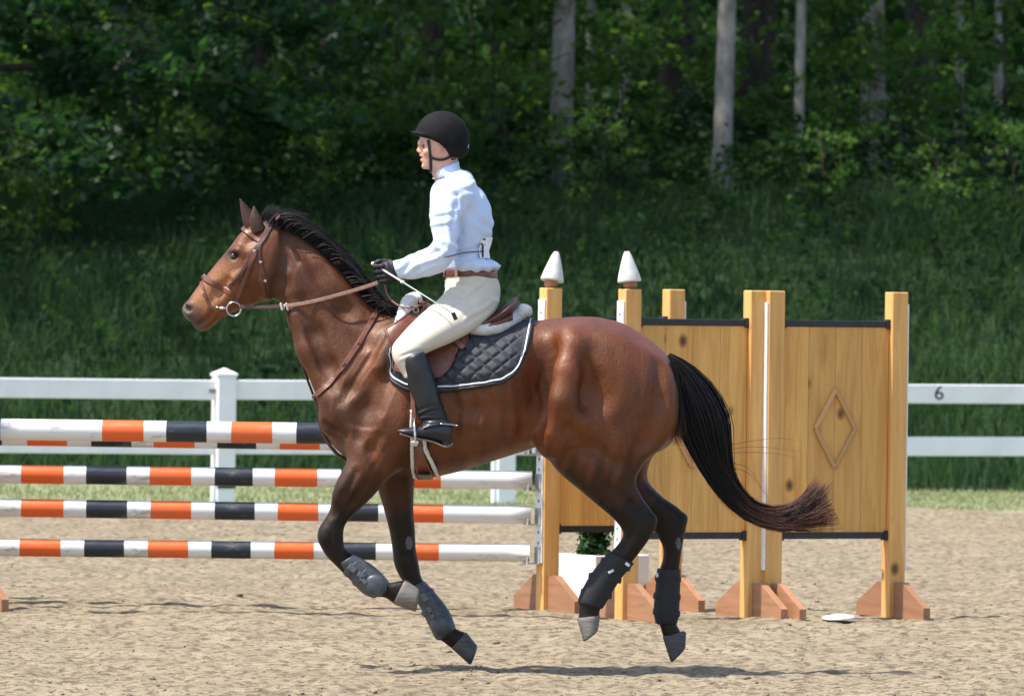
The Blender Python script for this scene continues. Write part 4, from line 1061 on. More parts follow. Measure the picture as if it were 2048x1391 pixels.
# tail
tc = np.array([(1334, 712, 6, 0), (1362, 745, 20, 0), (1388, 795, 36, .01), (1408, 850, 42, .02), (1424, 905, 31, .02), (1446, 960, 20, .02), (1484, 1008, 17, .02), (1538, 1036, 17, .02), (1602, 1034, 24, .02), (1662, 1006, 40, .02)], float)
cu, rr = [], []
locks = [(max(-1.0, min(1.0, rng.normal(0, .50))), max(-1, min(1, rng.normal(0, .5))), rng.uniform(.62, 1.0), rng.uniform(0, 6.3), rng.uniform(.05, .16)) for _ in range(85)]
for i in range(3400):
    la, lb, le, lp, ls = locks[i % 85]
    a, b = la + rng.normal(0, ls), lb + rng.normal(0, .12); end = min(1.0, le + rng.uniform(-.12, .10))
    D_ = catmull(tc, 3); m_ = len(D_); tt = np.linspace(0, end, 15) * (m_ - 1)
    Cx = np.stack([np.interp(tt, np.arange(m_), D_[:, q]) for q in range(4)], 1)
    dx = np.gradient(Cx[:, 0]); dy = np.gradient(Cx[:, 1]); L = np.hypot(dx, dy); nx, ny = dy / L, -dx / L
    fan = 1 + .35 * np.maximum(0, tt / (m_ - 1) - .8) * 5 * (1 if a > 0 else .5)
    wv = 5.0 * np.sin(tt * .42 + lp) * (tt / m_) + 1.2 * np.sin(tt * .7 + i * 1.7) * (tt / m_)
    X_ = Cx[:, 0] + nx * (a * Cx[:, 2] * fan + wv); Y_ = Cx[:, 1] + ny * (a * Cx[:, 2] * fan + wv)
    yy = b * Cx[:, 2] * .0016 + Cx[:, 3]
    cu.append([P(x, y, z) for x, y, z in zip(X_, Y_, yy)]); rr.append(rng.uniform(.0012, .0024))
for i in range(700):                                    # skirt of hair against the buttock, loose hair
    x0 = rng.uniform(1336, 1352); y0 = rng.uniform(722, 770)
    q = np.array([(x0, y0), (x0 + 8, y0 + 45), (x0 + rng.uniform(4, 24), y0 + 90), (x0 + rng.uniform(-4, 26), y0 + rng.uniform(95, 135))])
    q = catmull(q, 5)[:15]; q = np.vstack([q, np.repeat(q[-1:], 15 - len(q), 0)]) if len(q) < 15 else q
    yz = rng.normal(-.03, .03); cu.append([P(x, y, yz) for x, y in q]); rr.append(rng.uniform(.0010, .0018))
fly = [[(1452, 892), (1500, 882), (1560, 876), (1610, 884)], [(1455, 905), (1510, 904), (1560, 908), (1600, 915)], [(1470, 935), (1500, 948), (1525, 980), (1545, 1008)], [(1345, 860), (1352, 880), (1380, 884), (1400, 880)], [(1340, 868), (1350, 886), (1385, 890), (1410, 888)],
       [(1450, 900), (1505, 893), (1560, 897), (1615, 905)], [(1465, 925), (1495, 935), (1515, 960), (1530, 995)], [(1345, 850), (1356, 872), (1376, 878), (1392, 872)]]
for q in fly:
    D_ = catmull(np.array(q, float), 5)[:15]; cu.append([P(x, y, .0) for x, y in D_]); rr.append(.0011)
for i in range(420):                                    # blown tip
    s_ = rng.random(); st = np.array((1560 + 30 * rng.random(), 1022 + 22 * rng.random()))
    en = np.array((1620 + 58 * rng.random(), 955 + 95 * rng.random()))
    md = (st + en) / 2 + np.array((4, 10 * rng.random()))
    D_ = catmull(np.array([st, st * .4 + md * .6 + (0, 3), md * .4 + en * .6 + (0, 2), en]), 5)[:15]
    yz = rng.normal(.02, .02); cu.append([P(x, y, yz) for x, y in D_]); rr.append(rng.uniform(.0009, .0016))
for i in range(260):                                    # strands blown clear of the lock
    D_ = catmull(tc, 3); m_ = len(D_); t0 = rng.uniform(.25, .75); tt = np.linspace(t0, min(1, t0 + rng.uniform(.15, .4)), 15) * (m_ - 1)
    Cx = np.stack([np.interp(tt, np.arange(m_), D_[:, q]) for q in range(4)], 1); k_ = np.linspace(0, 1, 15)
    dx = np.gradient(Cx[:, 0]); dy = np.gradient(Cx[:, 1]); L = np.hypot(dx, dy) + 1e-6; sg = 1 if rng.random() < .65 else -1
    o_ = sg * Cx[:, 2] * (.8 + rng.uniform(.1, .9) * k_ ** 1.5) + 2 * np.sin(k_ * 5 + i)
    cu.append([P(x, y, .02) for x, y in zip(Cx[:, 0] + dy / L * o_, Cx[:, 1] - dx / L * o_)]); rr.append(rng.uniform(.0007, .0012))
strands("tail", cu, rr, tail_m, horse)
# ================================================================== TACK
leather = simple("brown_leather", (.135, .042, .022), .42, .3, 40, .25, 350, .0015)
leather_dk = simple("dark_brown_leather", (.060, .022, .015), .45, .3, 40, .25, 350, .0015)
leather_pale = simple("worn_rein_leather", (.21, .105, .075), .5, .3, 60, .3, 300, .0015)
steel = simple("steel", (.55, .54, .52), .28, .1, 30, .1, 200, .001, Metallic=1.0)
def onv(pts, dy, side=-1, F=None):
    pts = np.asarray(pts, float); y = np.full(len(pts), side * .12)
    for _ in range(3):
        q = np.array([P(a, b, c) for (a, b), c in zip(pts, y)])
        yy, ok = skin_y(q[:, 0], q[:, 2], side, F)
        if ok.any(): y = np.interp(np.arange(len(y)), np.flatnonzero(ok), yy[ok])
    q = np.array([P(a, b, c) for (a, b), c in zip(pts, y)])
    g = (F or HF).grad(q, .012)
    return q + g * dy, g
def ribbon(name, Q, N, width, thick, mat, parent, rounded=True):
    """flat strap along points Q with outward normals N"""
    Q, N = np.asarray(Q, float), np.asarray(N, float)
    T = np.gradient(Q, axis=0); T /= np.linalg.norm(T, axis=1)[:, None] + 1e-9
    S = np.cross(T, N); S /= np.linalg.norm(S, axis=1)[:, None] + 1e-9
    N = np.cross(S, T)
    w = np.asarray(width) if hasattr(width, '__len__') else np.full(len(Q), width)
    prof = [(-.5, 0), (-.5, .6), (-.4, 1), (.4, 1), (.5, .6), (.5, 0)]
    n = len(prof); v = []
    for i in range(len(Q)):
        for a, b in prof: v.append(Q[i] + S[i] * a * w[i] + N[i] * b * thick)
    f = []
    for i in range(len(Q) - 1):
        for k in range(n): f.append([i * n + k, i * n + (k + 1) % n, (i + 1) * n + (k + 1) % n, (i + 1) * n + k])
    f += [list(range(n))[::-1], [(len(Q) - 1) * n + k for k in range(n)]]
    mb = MB(); mb.add(v, f); return mb.obj(name, mat, parent, False)
def strap(name, pts, wpx, mat, parent, lift=.002, thick=.004, side=-1, F=None, m=6):
    q, g = onv(catmull(np.array(pts, float), m), lift, side, F)
    return ribbon(name, q, g, wpx * HS, thick, mat, parent)
def ball(name, c, r, mat, parent, sc=(1, 1, 1)):
    bm = bmesh.new(); bmesh.ops.create_uvsphere(bm, u_segments=14, v_segments=8, radius=r)
    for v in bm.verts: v.co = Vector((v.co.x * sc[0], v.co.y * sc[1], v.co.z * sc[2])) + Vector(c)
    me = bpy.data.meshes.new(name); bm.to_mesh(me); bm.free(); return link(name, me, mat, parent, True)
def ring(name, c, rad, tube, axis, mat, parent, n=28, sc=(1, 1)):
    """torus round an axis ('x','y','z')"""
    pts = []
    for k in range(n + 1):
        a = 2 * math.pi * k / n; u, w = math.cos(a) * rad * sc[0], math.sin(a) * rad * sc[1]
        pts.append(Vector(c) + Vector({'y': (u, 0, w), 'x': (0, u, w), 'z': (u, w, 0)}[axis]))
    mb = MB(); mb.tube(pts, tube, 8, False); return mb.obj(name, mat, parent, True)
def group(name, px, py, Y, label, cat, grp=None):
    o = tag(empty(name, P(px, py, Y)), label, cat, grp); o["_abs"] = 1; return o
# ---- bridle
br = group("bridle", 500, 530, 0, "brown leather bridle with ring bit on the bay horse's head", "bridle")
for s in (-1, 1):
    strap("crownpiece", [(552, 436), (546, 444), (536, 460), (527, 476), (518, 490), (509, 503)], 11, leather_dk, br, side=s)
    strap("browband", [(486, 458), (494, 464), (506, 473), (521, 483)], 9, leather, br, .004, .006, s)
    strap("cheekpiece", [(510, 500), (500, 518), (486, 540), (472, 560), (459, 574)], 7, leather_dk, br, .003, side=s)
    strap("cheekpiece", [(511, 505), (500, 530), (488, 558), (480, 582), (471, 603)], 8, leather, br, .005, side=s)
    strap("noseband", [(407, 553), (416, 560), (434, 570), (456, 582), (463, 588)], 11, leather, br, .003, .005, s)
    strap("flash_strap", [(402, 565), (407, 578), (413, 597), (420, 616), (424, 626)], 6, leather, br, .002, side=s)
    strap("throatlatch", [(524, 480), (519, 500), (520, 523), (525, 540), (532, 565), (541, 602)], 5, leather_dk, br, .003, side=s)
    q, g = onv([(467, 614)], .012, s)
    c = Vector(q[0]); c.y = s * max(.068, abs(c.y))
    ring("bit_ring", c, 14 * HS, .0032, 'y', steel, br)
    mb = MB(); mb.tube([P(434, 616, s * .050), P(444, 616, s * .060), P(454, 615, c.y)], [.006, .0065, .004], 10); mb.obj("bit_arm", steel, br, True)
    for bx, by in ((509, 502), (521, 524), (406, 585), (530, 561)):
        q, g = onv([(bx, by)], .006, s); mb = MB(); mb.box(q[0], (.012, .005, .010), .0015); mb.obj("buckle", steel, br)
mb = MB(); mb.tube([P(434, 616, -.05), P(438, 614, 0), P(434, 616, .05)], .007, 10); mb.obj("mouthpiece", steel, br, True)
mb = MB()
# over the poll, brow and nose the straps meet on top
for name, a, w in (("crownpiece", (553, 433), 11), ("browband", (484, 455), 9), ("noseband", (405, 551), 11)):
    q1, g1 = onv([(a[0] + 4, a[1] + 5)], .003, -1); q2, g2 = onv([(a[0] + 4, a[1] + 5)], .003, 1)
    pts = [Vector(q1[0]), P(a[0] + 3, a[1] + 2, q1[0][1] * .6), P(a[0] + 2, a[1] + 1, 0), P(a[0] + 3, a[1] + 2, q2[0][1] * .6), Vector(q2[0])]
    Q = catmull(np.array(pts), 4); N = np.tile(np.array([-.7, 0, .7]), (len(Q), 1))
    ribbon(name, Q, N, w * HS, .005, leather, br)
# ---- reins: from the bit rings to the hands, with martingale stoppers
rein = group("reins", 620, 605, 0, "brown leather reins running from the bit to the rider's gloved hands", "reins")
for s in (-1, 1):
    Q = catmull(np.array([P(480, 613, s * .080), P(520, 614, s * .088), P(566, 612, s * .10), P(620, 604, s * .115), P(690, 586, s * .115), P(745, 569, s * .10), P(766, 560, s * .095)]), 8)
    N = np.tile(np.array([0, s * 1.0, .25]), (len(Q), 1))
    k = 17
    ribbon("rein", Q[:k], N[:k], 7 * HS, .003, leather_dk, rein)
    ribbon("rein", Q[k - 1:], N[k - 1:], 7.5 * HS, .003, leather_pale, rein)
    for px in (563, 574):
        mb = MB(); mb.box(P(px, 613, s * .101), (.010, .014, .034), .003, Matrix.Rotation(R(-15), 3, 'Y')); mb.obj("rein_stopper", simple("pale_rubber", (.55, .5, .42), .6), rein)
    if s < 0:                                            # the bight hanging from the hands
        mb = MB(); mb.tube(catmull(np.array([P(768, 566, -.09), P(776, 592, -.10), P(800, 612, -.13), P(835, 612, -.15), P(860, 600, -.13)]), 5), .005, 6); mb.obj("rein_bight", leather, rein)
# ---- breastplate with running martingale
bp = group("breastplate", 628, 792, 0, "brown leather breastplate and martingale across the horse's chest", "breastplate")
for s in (-1, 1):
    strap("shoulder_strap", [(772, 608), (758, 616), (742, 645), (722, 680), (700, 714), (680, 742), (656, 770), (634, 790)], 11, leather, bp, .003, .006, s)
    q, g = onv([(716, 690), (690, 730)], .008, s)
    for p in q: mb = MB(); mb.box(p, (.016, .006, .016), .002, Matrix.Rotation(R(40), 3, 'Y')); mb.obj("buckle", leather_dk, bp)
    mb = MB(); mb.tube(catmull(np.array([P(569, 614, s * .10), P(577, 635, s * .09), P(590, 685, s * .07), P(606, 735, s * .045), P(626, 788, s * .015)]), 5), .0055, 8); mb.obj("martingale_fork", leather_dk, bp, True)
    ring("martingale_ring", P(569, 613, s * .101), 5 * HS, .002, 'x', steel, bp, 16)
mb = MB(); mb.tube(catmull(np.array([P(634, 790, -.04), P(627, 793, 0), P(634, 790, .04)]), 4), .009, 8); mb.obj("chest_ring", leather, bp, True)
mb = MB(); mb.tube(catmull(np.array([P(628, 794, 0), P(637, 812, 0), P(639, 840, 0), P(648, 870, 0), P(670, 903, 0), P(700, 925, 0)]), 4), .008, 8); mb.obj("chest_strap", leather_dk, bp, True)
# ---- saddle pad: quilted black cloth lying on the skin
def patch(name, xt, xb, yt, yb, lift, mat, parent, side, nu=90, nv=60, quilt=0.0, vmin=0.0, thick=0.008):
    """cloth over one side: top edge (xt, yt)(u) to lower edge (xb, yb)(u) in photo pixels"""
    u = .5 - .5 * np.cos(np.linspace(0, 1, nu) * math.pi); vv = vmin + (1 - vmin) * np.linspace(0, 1, nv) ** 1.5
    f_ = lambda tab: np.interp(u, [a for a, _ in tab], [b for _, b in tab])
    XT, XB, YT, YB = f_(xt), f_(xb), f_(yt), f_(yb)
    for _ in range(max(2, nu // 14)):
        for a_ in (XB, YB): a_[1:-1] = (a_[:-2] + 2 * a_[1:-1] + a_[2:]) / 4
    PX = XT[:, None] + (XB - XT)[:, None] * vv[None]; PY = YT[:, None] + (YB - YT)[:, None] * vv[None]
    pts = np.stack([PX.ravel(), PY.ravel()], 1)
    y = np.full(len(pts), side * .2)
    for _ in range(2):
        q = np.array([P(a, b, c) for (a, b), c in zip(pts, y)])
        yy, ok = skin_y(q[:, 0], q[:, 2], side); y = np.where(ok, yy, side * .004)
    Yg = y.reshape(nu, nv)
    for _ in range(4):
        Yg[:, 1:-1] = (Yg[:, :-2] + Yg[:, 1:-1] * 2 + Yg[:, 2:]) / 4; Yg[1:-1] = (Yg[:-2] + Yg[1:-1] * 2 + Yg[2:]) / 4
    q = np.array([P(a, b, c) for (a, b), c in zip(pts, Yg.ravel())]).reshape(nu, nv, 3)
    du = np.gradient(q, axis=0); dv = np.gradient(q, axis=1); N = np.cross(du, dv); N /= np.linalg.norm(N, axis=2, keepdims=True) + 1e-9
    N *= np.sign(N[:, :, 1:2] * side + 1e-6); N[:, 0] = (0, side * .2, 1)
    h = np.full((nu, nv), lift)
    if quilt:
        a = (PX + PY * 1.25) / 34.0; b = (PX - PY * 1.25) / 34.0
        dm = np.minimum(np.abs((a % 1) - .5) * 2, np.abs((b % 1) - .5) * 2)
        ed = np.minimum(np.minimum(u, 1 - u)[:, None] * 14, (1 - vv)[None] * 9)
        msk = np.clip(ed - .6, 0, 1) * sstep(vv, .24, .28)[None]
        h = h + quilt * (1 - (1 - np.minimum(1, dm * 2.0)) ** 2) * msk - quilt * .2
    O = q + N * h[..., None]; I_ = q + N * (lift - thick)
    V = np.concatenate([O.reshape(-1, 3), I_.reshape(-1, 3)]); n = nu * nv
    ii = (np.arange(nu - 1)[:, None] * nv + np.arange(nv - 1)[None]).ravel()
    f1 = np.stack([ii, ii + 1, ii + nv + 1, ii + nv], 1); f2 = f1[:, ::-1] + n
    rim = [(np.arange(nv - 1), np.arange(1, nv)), (np.arange(nv - 1) + (nu - 1) * nv, np.arange(1, nv) + (nu - 1) * nv), (np.arange(nu - 1) * nv + nv - 1, np.arange(1, nu) * nv + nv - 1)]
    fr = np.concatenate([np.stack([a, b, b + n, a + n], 1) for a, b in rim])
    me = mesh_np(name, V, np.concatenate([f1, f2, fr]))
    bm = bmesh.new(); bm.from_mesh(me); bmesh.ops.recalc_face_normals(bm, faces=bm.faces); bm.to_mesh(me); bm.free()
    o = link(name, me, mat, parent, True)
    return o, O, N
pad_m = simple("black_quilted_cotton", (.026, .029, .036), .7, .3, 60, .3, 900, .001, spec=.45)
bind_m = simple("black_binding", (.012, .013, .016), .6, .2, 60, .2, 500, .001)
pipe_m = simple("white_piping", (.62, .64, .66), .6, .1, 60, .1, 500, .001)
pad = group("saddle_pad", 920, 720, 0, "black quilted saddle pad with white piping under the brown saddle", "saddle pad")
pxt = [(0, 800), (1, 1064)]; pyt = [(0, 621), (.2, 627), (.4, 640), (.6, 648), (.8, 650), (1, 642)]
pxb = [(0, 774), (.05, 780), (.12, 800), (.9, 1018), (.96, 1034), (1, 1046)]
pyb = [(0, 712), (.03, 742), (.08, 764), (.15, 778), (.3, 784), (.5, 780), (.7, 772), (.85, 763), (.92, 752), (.96, 737), (1, 706)]
for s in (-1, 1):
    o, O, N = patch("quilted_panel", pxt, pxb, pyt, pyb, .014, pad_m, pad, s, 150, 110, .013)
    bd = np.concatenate([O[0, 6:], O[1:-1, -1], O[-1, 6:][::-1]]); nb_ = np.concatenate([N[0, 6:], N[1:-1, -1], N[-1, 6:][::-1]])
    mb = MB(); mb.tube(bd[::2], .008, 8); mb.obj("binding", bind_m, pad, True)
    ins = np.concatenate([O[4, 8:-4], O[5:-5, -5], O[-5, 8:-4][::-1]]); ni = np.concatenate([N[4, 8:-4], N[5:-5, -5], N[-5, 8:-4][::-1]])
    mb = MB(); mb.tube((ins + ni * .004)[::2], .0042, 8); mb.obj("piping", pipe_m, pad, True)
# ---- sheepskin half pad
fleece = NT("sheepskin"); v = fleece.coord("Object")
fn = fleece.noise(v, 130, 4, .7)
fleece.set(fleece.ramp(fn, [(.3, (.50, .49, .46)), (.7, (.78, .77, .74))]), .95, .1, fleece.bump(fn, .9, .006), Sheen_Weight=.4)
def fluffy(name, pts, rads, parent, mat=None, ruff=1.0):
    C = catmull(np.array([list(p) for p in pts]), 8); rr_ = np.interp(np.linspace(0, 1, len(C)), np.linspace(0, 1, len(rads)), rads)
    mb = MB(); mb.tube(C, list(rr_), 22); me = mb.mesh(name, True)
    co = np.array([v.co for v in me.vertices]); r2 = np.random.default_rng(5)
    for k in range(3):
        fq = (60, 110, 190)[k]; am = (.0028, .0018, .0012)[k] * ruff; ph = r2.random(6) * 9
        d = np.sin(co[:, 0] * fq + ph[0] + 2 * np.sin(co[:, 2] * fq * .7 + ph[1])) * np.sin(co[:, 1] * fq + ph[2]) * np.sin(co[:, 2] * fq + ph[3])
        co += np.stack([np.sin(co[:, 2] * fq + ph[4]), -np.abs(np.cos(co[:, 0] * fq + ph[5])), np.cos(co[:, 1] * fq)], 1) * (am * d)[:, None] * 2
    me.vertices.foreach_set("co", co.astype(np.float32).ravel()); me.update()
    return link(name, me, mat or fleece.mat, parent)
hp = group("half_pad", 980, 650, 0, "white sheepskin half pad showing round the saddle", "half pad")
for s in (-1, 1):
    for r_, off in ((.026, 0),):
        q, g = onv([(936, 668), (965, 671), (1000, 664), (1030, 649), (1052, 634)], .030, s)
        q2 = list(q) + [np.array(P(1056, 628, s * .03))]
        fluffy("rear_fleece", q2, [.020, .027, .029, .030, .027, .02], hp)
    fluffy("front_fleece", [P(802, 650, s * .15), P(806, 628, s * .115), P(817, 606, s * .075), P(830, 598, s * .0)], [.016, .026, .034, .034], hp)
# ---- saddle
sd = group("saddle", 920, 650, 0, "brown leather close contact saddle under the rider", "saddle")
fxt = [(0, 842), (1, 930)]; fyt = [(0, 622), (.5, 645), (1, 655)]
fxb = [(0, 779), (.1, 780), (.22, 792), (.45, 832), (.8, 884), (.92, 906), (1, 921)]
fyb = [(0, 668), (.08, 716), (.2, 741), (.45, 762), (.8, 758), (.92, 736), (1, 700)]
for s in (-1, 1):
    fl, O, N = patch("flap", fxt, fxb, fyt, fyb, .034, leather, sd, s, 60, 40, 0, 0.05, .008)
    bd = np.concatenate([O[0, 4:], O[1:-1, -1], O[-1, 4:][::-1]]); mb = MB(); mb.tube(bd[::2], .0045, 6); mb.obj("flap_edge", leather, fl if False else sd, True)
    strap("billet_guard", [(903, 684), (914, 694), (929, 708)], 11, leather, sd, .044, .006, s)
seat_rows = [(828, 612, 828, 634, .035, 0), (840, 601, 840, 642, .060, 0), (862, 608, 862, 650, .085, 0), (895, 629, 895, 662, .115, 0), (935, 638, 935, 668, .150, 0), (970, 632, 970, 662, .175, 0),
             (1000, 615, 1000, 652, .175, 0), (1018, 602, 1018, 636, .150, 0), (1030, 594, 1030, 620, .10, 0), (1035, 594, 1035, 604, .04, 0)]
link("seat", loft_mesh("seat", seat_rows, 0, 32, 5), leather_dk, sd)
link("cantle_panel", loft_mesh("cantle_panel", [(930, 648, 930, 676, .165, 0), (965, 640, 965, 672, .185, 0), (1000, 628, 1000, 660, .180, 0), (1026, 622, 1026, 646, .13, 0)], 0, 32, 5), leather, sd)
for s in (-1, 1):                                        # welted skirt lines
    mb = MB(); mb.tube(catmull(np.array([P(925, 662, s * .155), P(960, 650, s * .178), P(995, 632, s * .182), P(1022, 611, s * .150), P(1034, 596, s * .05)]), 5), .0045, 6); mb.obj("welt", leather, sd, True)
    mb = MB(); mb.tube(catmull(np.array([P(835, 603, s * .04), P(850, 612, s * .085), P(842, 630, s * .12), P(820, 648, s * .17)]), 5), .012, 8); mb.obj("pommel_edge", leather, sd, True)
    ring("dee_ring", P(832, 620, s * .125), 5 * HS, .002, 'y', steel, sd, 16)
# stirrups hang from the saddle
for s in (-1, 1):
    y = s * .36
    Q = catmull(np.array([P(822, 745, s * .325), P(824, 780, s * .348), P(827, 812, s * .358), P(829, 838, y)]), 6)
    lt = ribbon("stirrup_leather", Q, np.tile([-.3, s * 1.0, 0], (len(Q), 1)), 8 * HS, .004, leather, sd)
    Q2 = Q.copy(); Q2[:, 0] += .012; Q2[:, 1] -= s * .012
    ribbon("stirrup_leather", Q2, np.tile([-.3, s * 1.0, 0], (len(Q), 1)), 7 * HS, .004, leather, sd)
    arch = [P(830, 884, y - .056), P(830, 866, y - .058), P(829, 850, y - .045), P(829, 840, y - .018), P(829, 838, y), P(829, 840, y + .018), P(829, 850, y + .045), P(830, 866, y + .058), P(830, 884, y + .056)]
    mb = MB(); mb.tube(catmull(np.array(arch), 4), .0055, 8); ir = mb.obj("stirrup_iron", steel, sd, True)
    mb = MB(); mb.box(P(829, 884, y), (.036, .124, .014), .003); mb.box(P(829, 889, y), (.026, .11, .010), .003); mb.obj("stirrup_tread", steel, sd)
# ---- girth
gi = group("girth", 848, 900, 0, "brown girth edged with sheepskin round the horse's barrel", "girth")
gp = [(838, 776), (836, 820), (836, 860), (838, 895), (845, 928), (851, 950)]
for s in (-1, 1):
    strap("girth_strap", gp, 30, leather, gi, .006, .012, s)
    for off, bend in ((-15, -6), (15, 10)):
        pp = [(x + off + bend * max(0, (yy - 890) / 60), yy) for x, yy in gp[1:]]
        q, g = onv(pp, .012, s); fluffy("fleece_edge", q, [.007, .008, .0085, .0085, .007], gi, None, .5)
    strap("red_girth_patch", [(845, 800), (844, 820), (843, 842)], 16, simple("patch_red", (.33, .05, .02), .5), gi, .020, .006, s)  # small red patch laid over the girth strap
q = [P(848, 948, -.20), P(850, 954, -.10), P(850, 956, 0), P(850, 954, .10), P(848, 948, .20)]
Q = catmull(np.array(q), 5); ribbon("belly_strap", Q, np.tile([0, 0, -1.0], (len(Q), 1)), .070, .006, leather_dk, gi)
# ---- leg boots
boot_grey = NT("grey_neoprene"); v = boot_grey.coord("Object")
boot_grey.set(boot_grey.ramp(boot_grey.noise(v, 25, 5), [(.3, (.030, .033, .040)), (.7, (.075, .082, .095))]), .45, .5, boot_grey.bump(boot_grey.noise(v, 90, 4), .3, .002))
boot_grey = boot_grey.mat
boot_black = simple("black_neoprene", (.008, .008, .010), .7, .3, 40, .4, 160, .002)
def leg_boot(rows, Y, mat, label, cups, straps_, grp, tabs=()):
    c = rows[len(rows) // 2]
    o = group("horse_leg_boot", (c[0] + c[2]) / 2, (c[1] + c[3]) / 2, Y, label, "leg boot", grp)
    link("boot_shell", loft_mesh("boot_shell", rows, Y, 26, 5), mat, o)
    for cx, cy, ra, rb, an, yo in cups:
        mb = bmesh.new(); bmesh.ops.create_uvsphere(mb, u_segments=18, v_segments=10, radius=1)
        rt = Matrix.Rotation(R(an), 3, 'Y')
        for v_ in mb.verts: v_.co = rt @ Vector((v_.co.x * ra * HS, v_.co.y * .020, v_.co.z * rb * HS)) + P(cx, cy, Y + yo)
        me = bpy.data.meshes.new("strike_cup"); mb.to_mesh(me); mb.free(); link("strike_cup", me, mat, o, True)
    for (ax, ay, bx, by) in straps_:
        g_ = 1.10; mx, my = (ax + bx) / 2, (ay + by) / 2
        dx, dy = by - ay, -(bx - ax); L = math.hypot(dx, dy); dx, dy = dx / L * 6, dy / L * 6
        rw = []
        for t in (-1, -.5, .5, 1):
            k_ = g_ if abs(t) < 1 else g_ * .97
            rw.append((mx + (ax - mx) * k_ + dx * t, my + (ay - my) * k_ + dy * t, mx + (bx - mx) * k_ + dx * t, my + (by - my) * k_ + dy * t, .043))
        link("boot_strap", loft_mesh("boot_strap", rw, Y, 22, 2), mat, o)
    for tx, ty, an, sz in tabs:
        mb = MB(); mb.box(P(tx, ty, Y - .046), (sz[0] * HS, .008, sz[1] * HS), .002, Matrix.Rotation(R(an), 3, 'Y')); mb.obj("strap_tab", tab_m if tx < 1000 else label_m, o)
    return o
tab_m = simple("pale_grey_rubber", (.10, .11, .125), .4, .2, 60); label_m = simple("white_label", (.6, .6, .62), .5, .1)
G = "boots on the horse's legs"
leg_boot([(676, 1128, 708, 1108, .036), (678, 1131, 712, 1110, .042), (700, 1158, 740, 1126, .041), (722, 1183, 762, 1144, .043), (742, 1194, 776, 1160, .046), (750, 1195, 779, 1166, .042), (752, 1194, 777, 1170, .036)], -.155, boot_grey,
         "grey boot on the folded near foreleg", [(752, 1170, 24, 21, 40, -.036)], [(690, 1148, 724, 1120), (708, 1167, 744, 1134)], G, [(704, 1136, 40, (16, 12)), (722, 1150, 40, (14, 10)), (727, 1160, 40, (16, 9))])
leg_boot([(815, 1178, 845, 1160, .036), (818, 1182, 852, 1164, .042), (840, 1214, 877, 1192, .041), (856, 1247, 898, 1220, .044), (870, 1275, 909, 1246, .046), (877, 1279, 911, 1254, .042), (880, 1279, 910, 1258, .035)], .135, boot_grey,
         "grey boot on the outstretched far foreleg", [(882, 1250, 23, 20, 50, -.036)], [(832, 1200, 866, 1180), (846, 1228, 884, 1204)], G, [(849, 1194, 58, (16, 12)), (860, 1220, 58, (16, 8)), (864, 1229, 58, (14, 8))])
leg_boot([(1218, 1102, 1266, 1124, .038), (1214, 1106, 1266, 1129, .046), (1184, 1144, 1243, 1155, .044), (1163, 1180, 1222, 1188, .045), (1156, 1200, 1208, 1212, .044), (1158, 1208, 1203, 1217, .036)], -.140, boot_black,
         "black boot on the near hind leg", [], [(1204, 1120, 1258, 1136), (1180, 1150, 1240, 1160), (1164, 1182, 1221, 1191)], G, [(1255, 1128, 35, (10, 6)), (1222, 1142, -30, (12, 5))])
leg_boot([(1317, 1136, 1360, 1138, .038), (1314, 1140, 1361, 1142, .045), (1310, 1182, 1360, 1187, .044), (1307, 1220, 1358, 1226, .046), (1311, 1242, 1355, 1243, .042), (1315, 1248, 1352, 1248, .036)], .125, boot_black,
         "black boot on the far hind leg", [], [(1312, 1155, 1360, 1158), (1309, 1190, 1359, 1194), (1308, 1222, 1358, 1227)], G, [(1314, 1149, 85, (9, 5))])
# ================================================================== THE RIDER
def in_px(rows, Y): return secs(rows, Y)
rider = tag(empty("person", P(950, 640, 0)), "rider in white shirt, cream breeches and black helmet sitting upright on the bay horse", "person")
rider["_abs"] = 1
_l, _h = P(735, 905, 0), P(1020, 215, 0)
def field(x0, y0, x1, y1, ya, yb, h):
    a, b = P(x0, y1, 0), P(x1, y0, 0); return Field((a.x, ya, a.z), (b.x, yb, b.z), h)
# ---- body: head, neck, trunk and limbs as one figure
BF = field(735, 215, 1020, 905, -.46, .46, .0045)
# head
BF.ell(P(888, 276), (.094, .077, .100), R(-10), .01)
BF.loft(secs([(841, 270, 925, 262, .066), (840, 283, 918, 290, .068), (841, 293, 905, 303, .066), (843, 306, 890, 318, .060), (844, 320, 878, 332, .050), (847, 333, 866, 341, .034)]), .02)
BF.loft(secs([(858, 318, 912, 300, .052), (864, 338, 914, 322, .052), (867, 356, 920, 344, .056), (880, 376, 918, 364, .055)]), .03)
BF.path([P(842, 290), P(837, 301)], [.007, .0095], .014)                         # nose
for s in (-1, 1):
    BF.ell(P(840, 304, s * .010), (.007, .007, .006), 0, .006)
    BF.ell(P(846, 293, s * .034), (.010, .012, .007), 0, .012, True)             # eye sockets
    BF.ell(P(856, 303, s * .048), (.020, .016, .014), R(20), .02)                # cheekbones
    BF.ell(P(878, 298, s * .073), (.014, .009, .024), R(-15), .006)              # ears
    BF.ell(P(877, 297, s * .083), (.005, .004, .010), R(-15), .006, True)
BF.path([P(842, 287, -.045), P(840, 286, 0), P(842, 287, .045)], [.007, .008, .007], .012)
BF.path([P(843, 311, -.018), P(841, 310.5, 0), P(843, 311, .018)], [.0045, .006, .0045], .006)
BF.path([P(845, 320, -.015), P(843, 320, 0), P(845, 320, .015)], [.0045, .006, .0045], .006)
BF.path([P(846, 315.5, -.018), P(841, 315.5, 0), P(846, 315.5, .018)], [.0022, .003, .0022], .004, True)
BF.ell(P(849, 333), (.013, .018, .012), 0, .012)
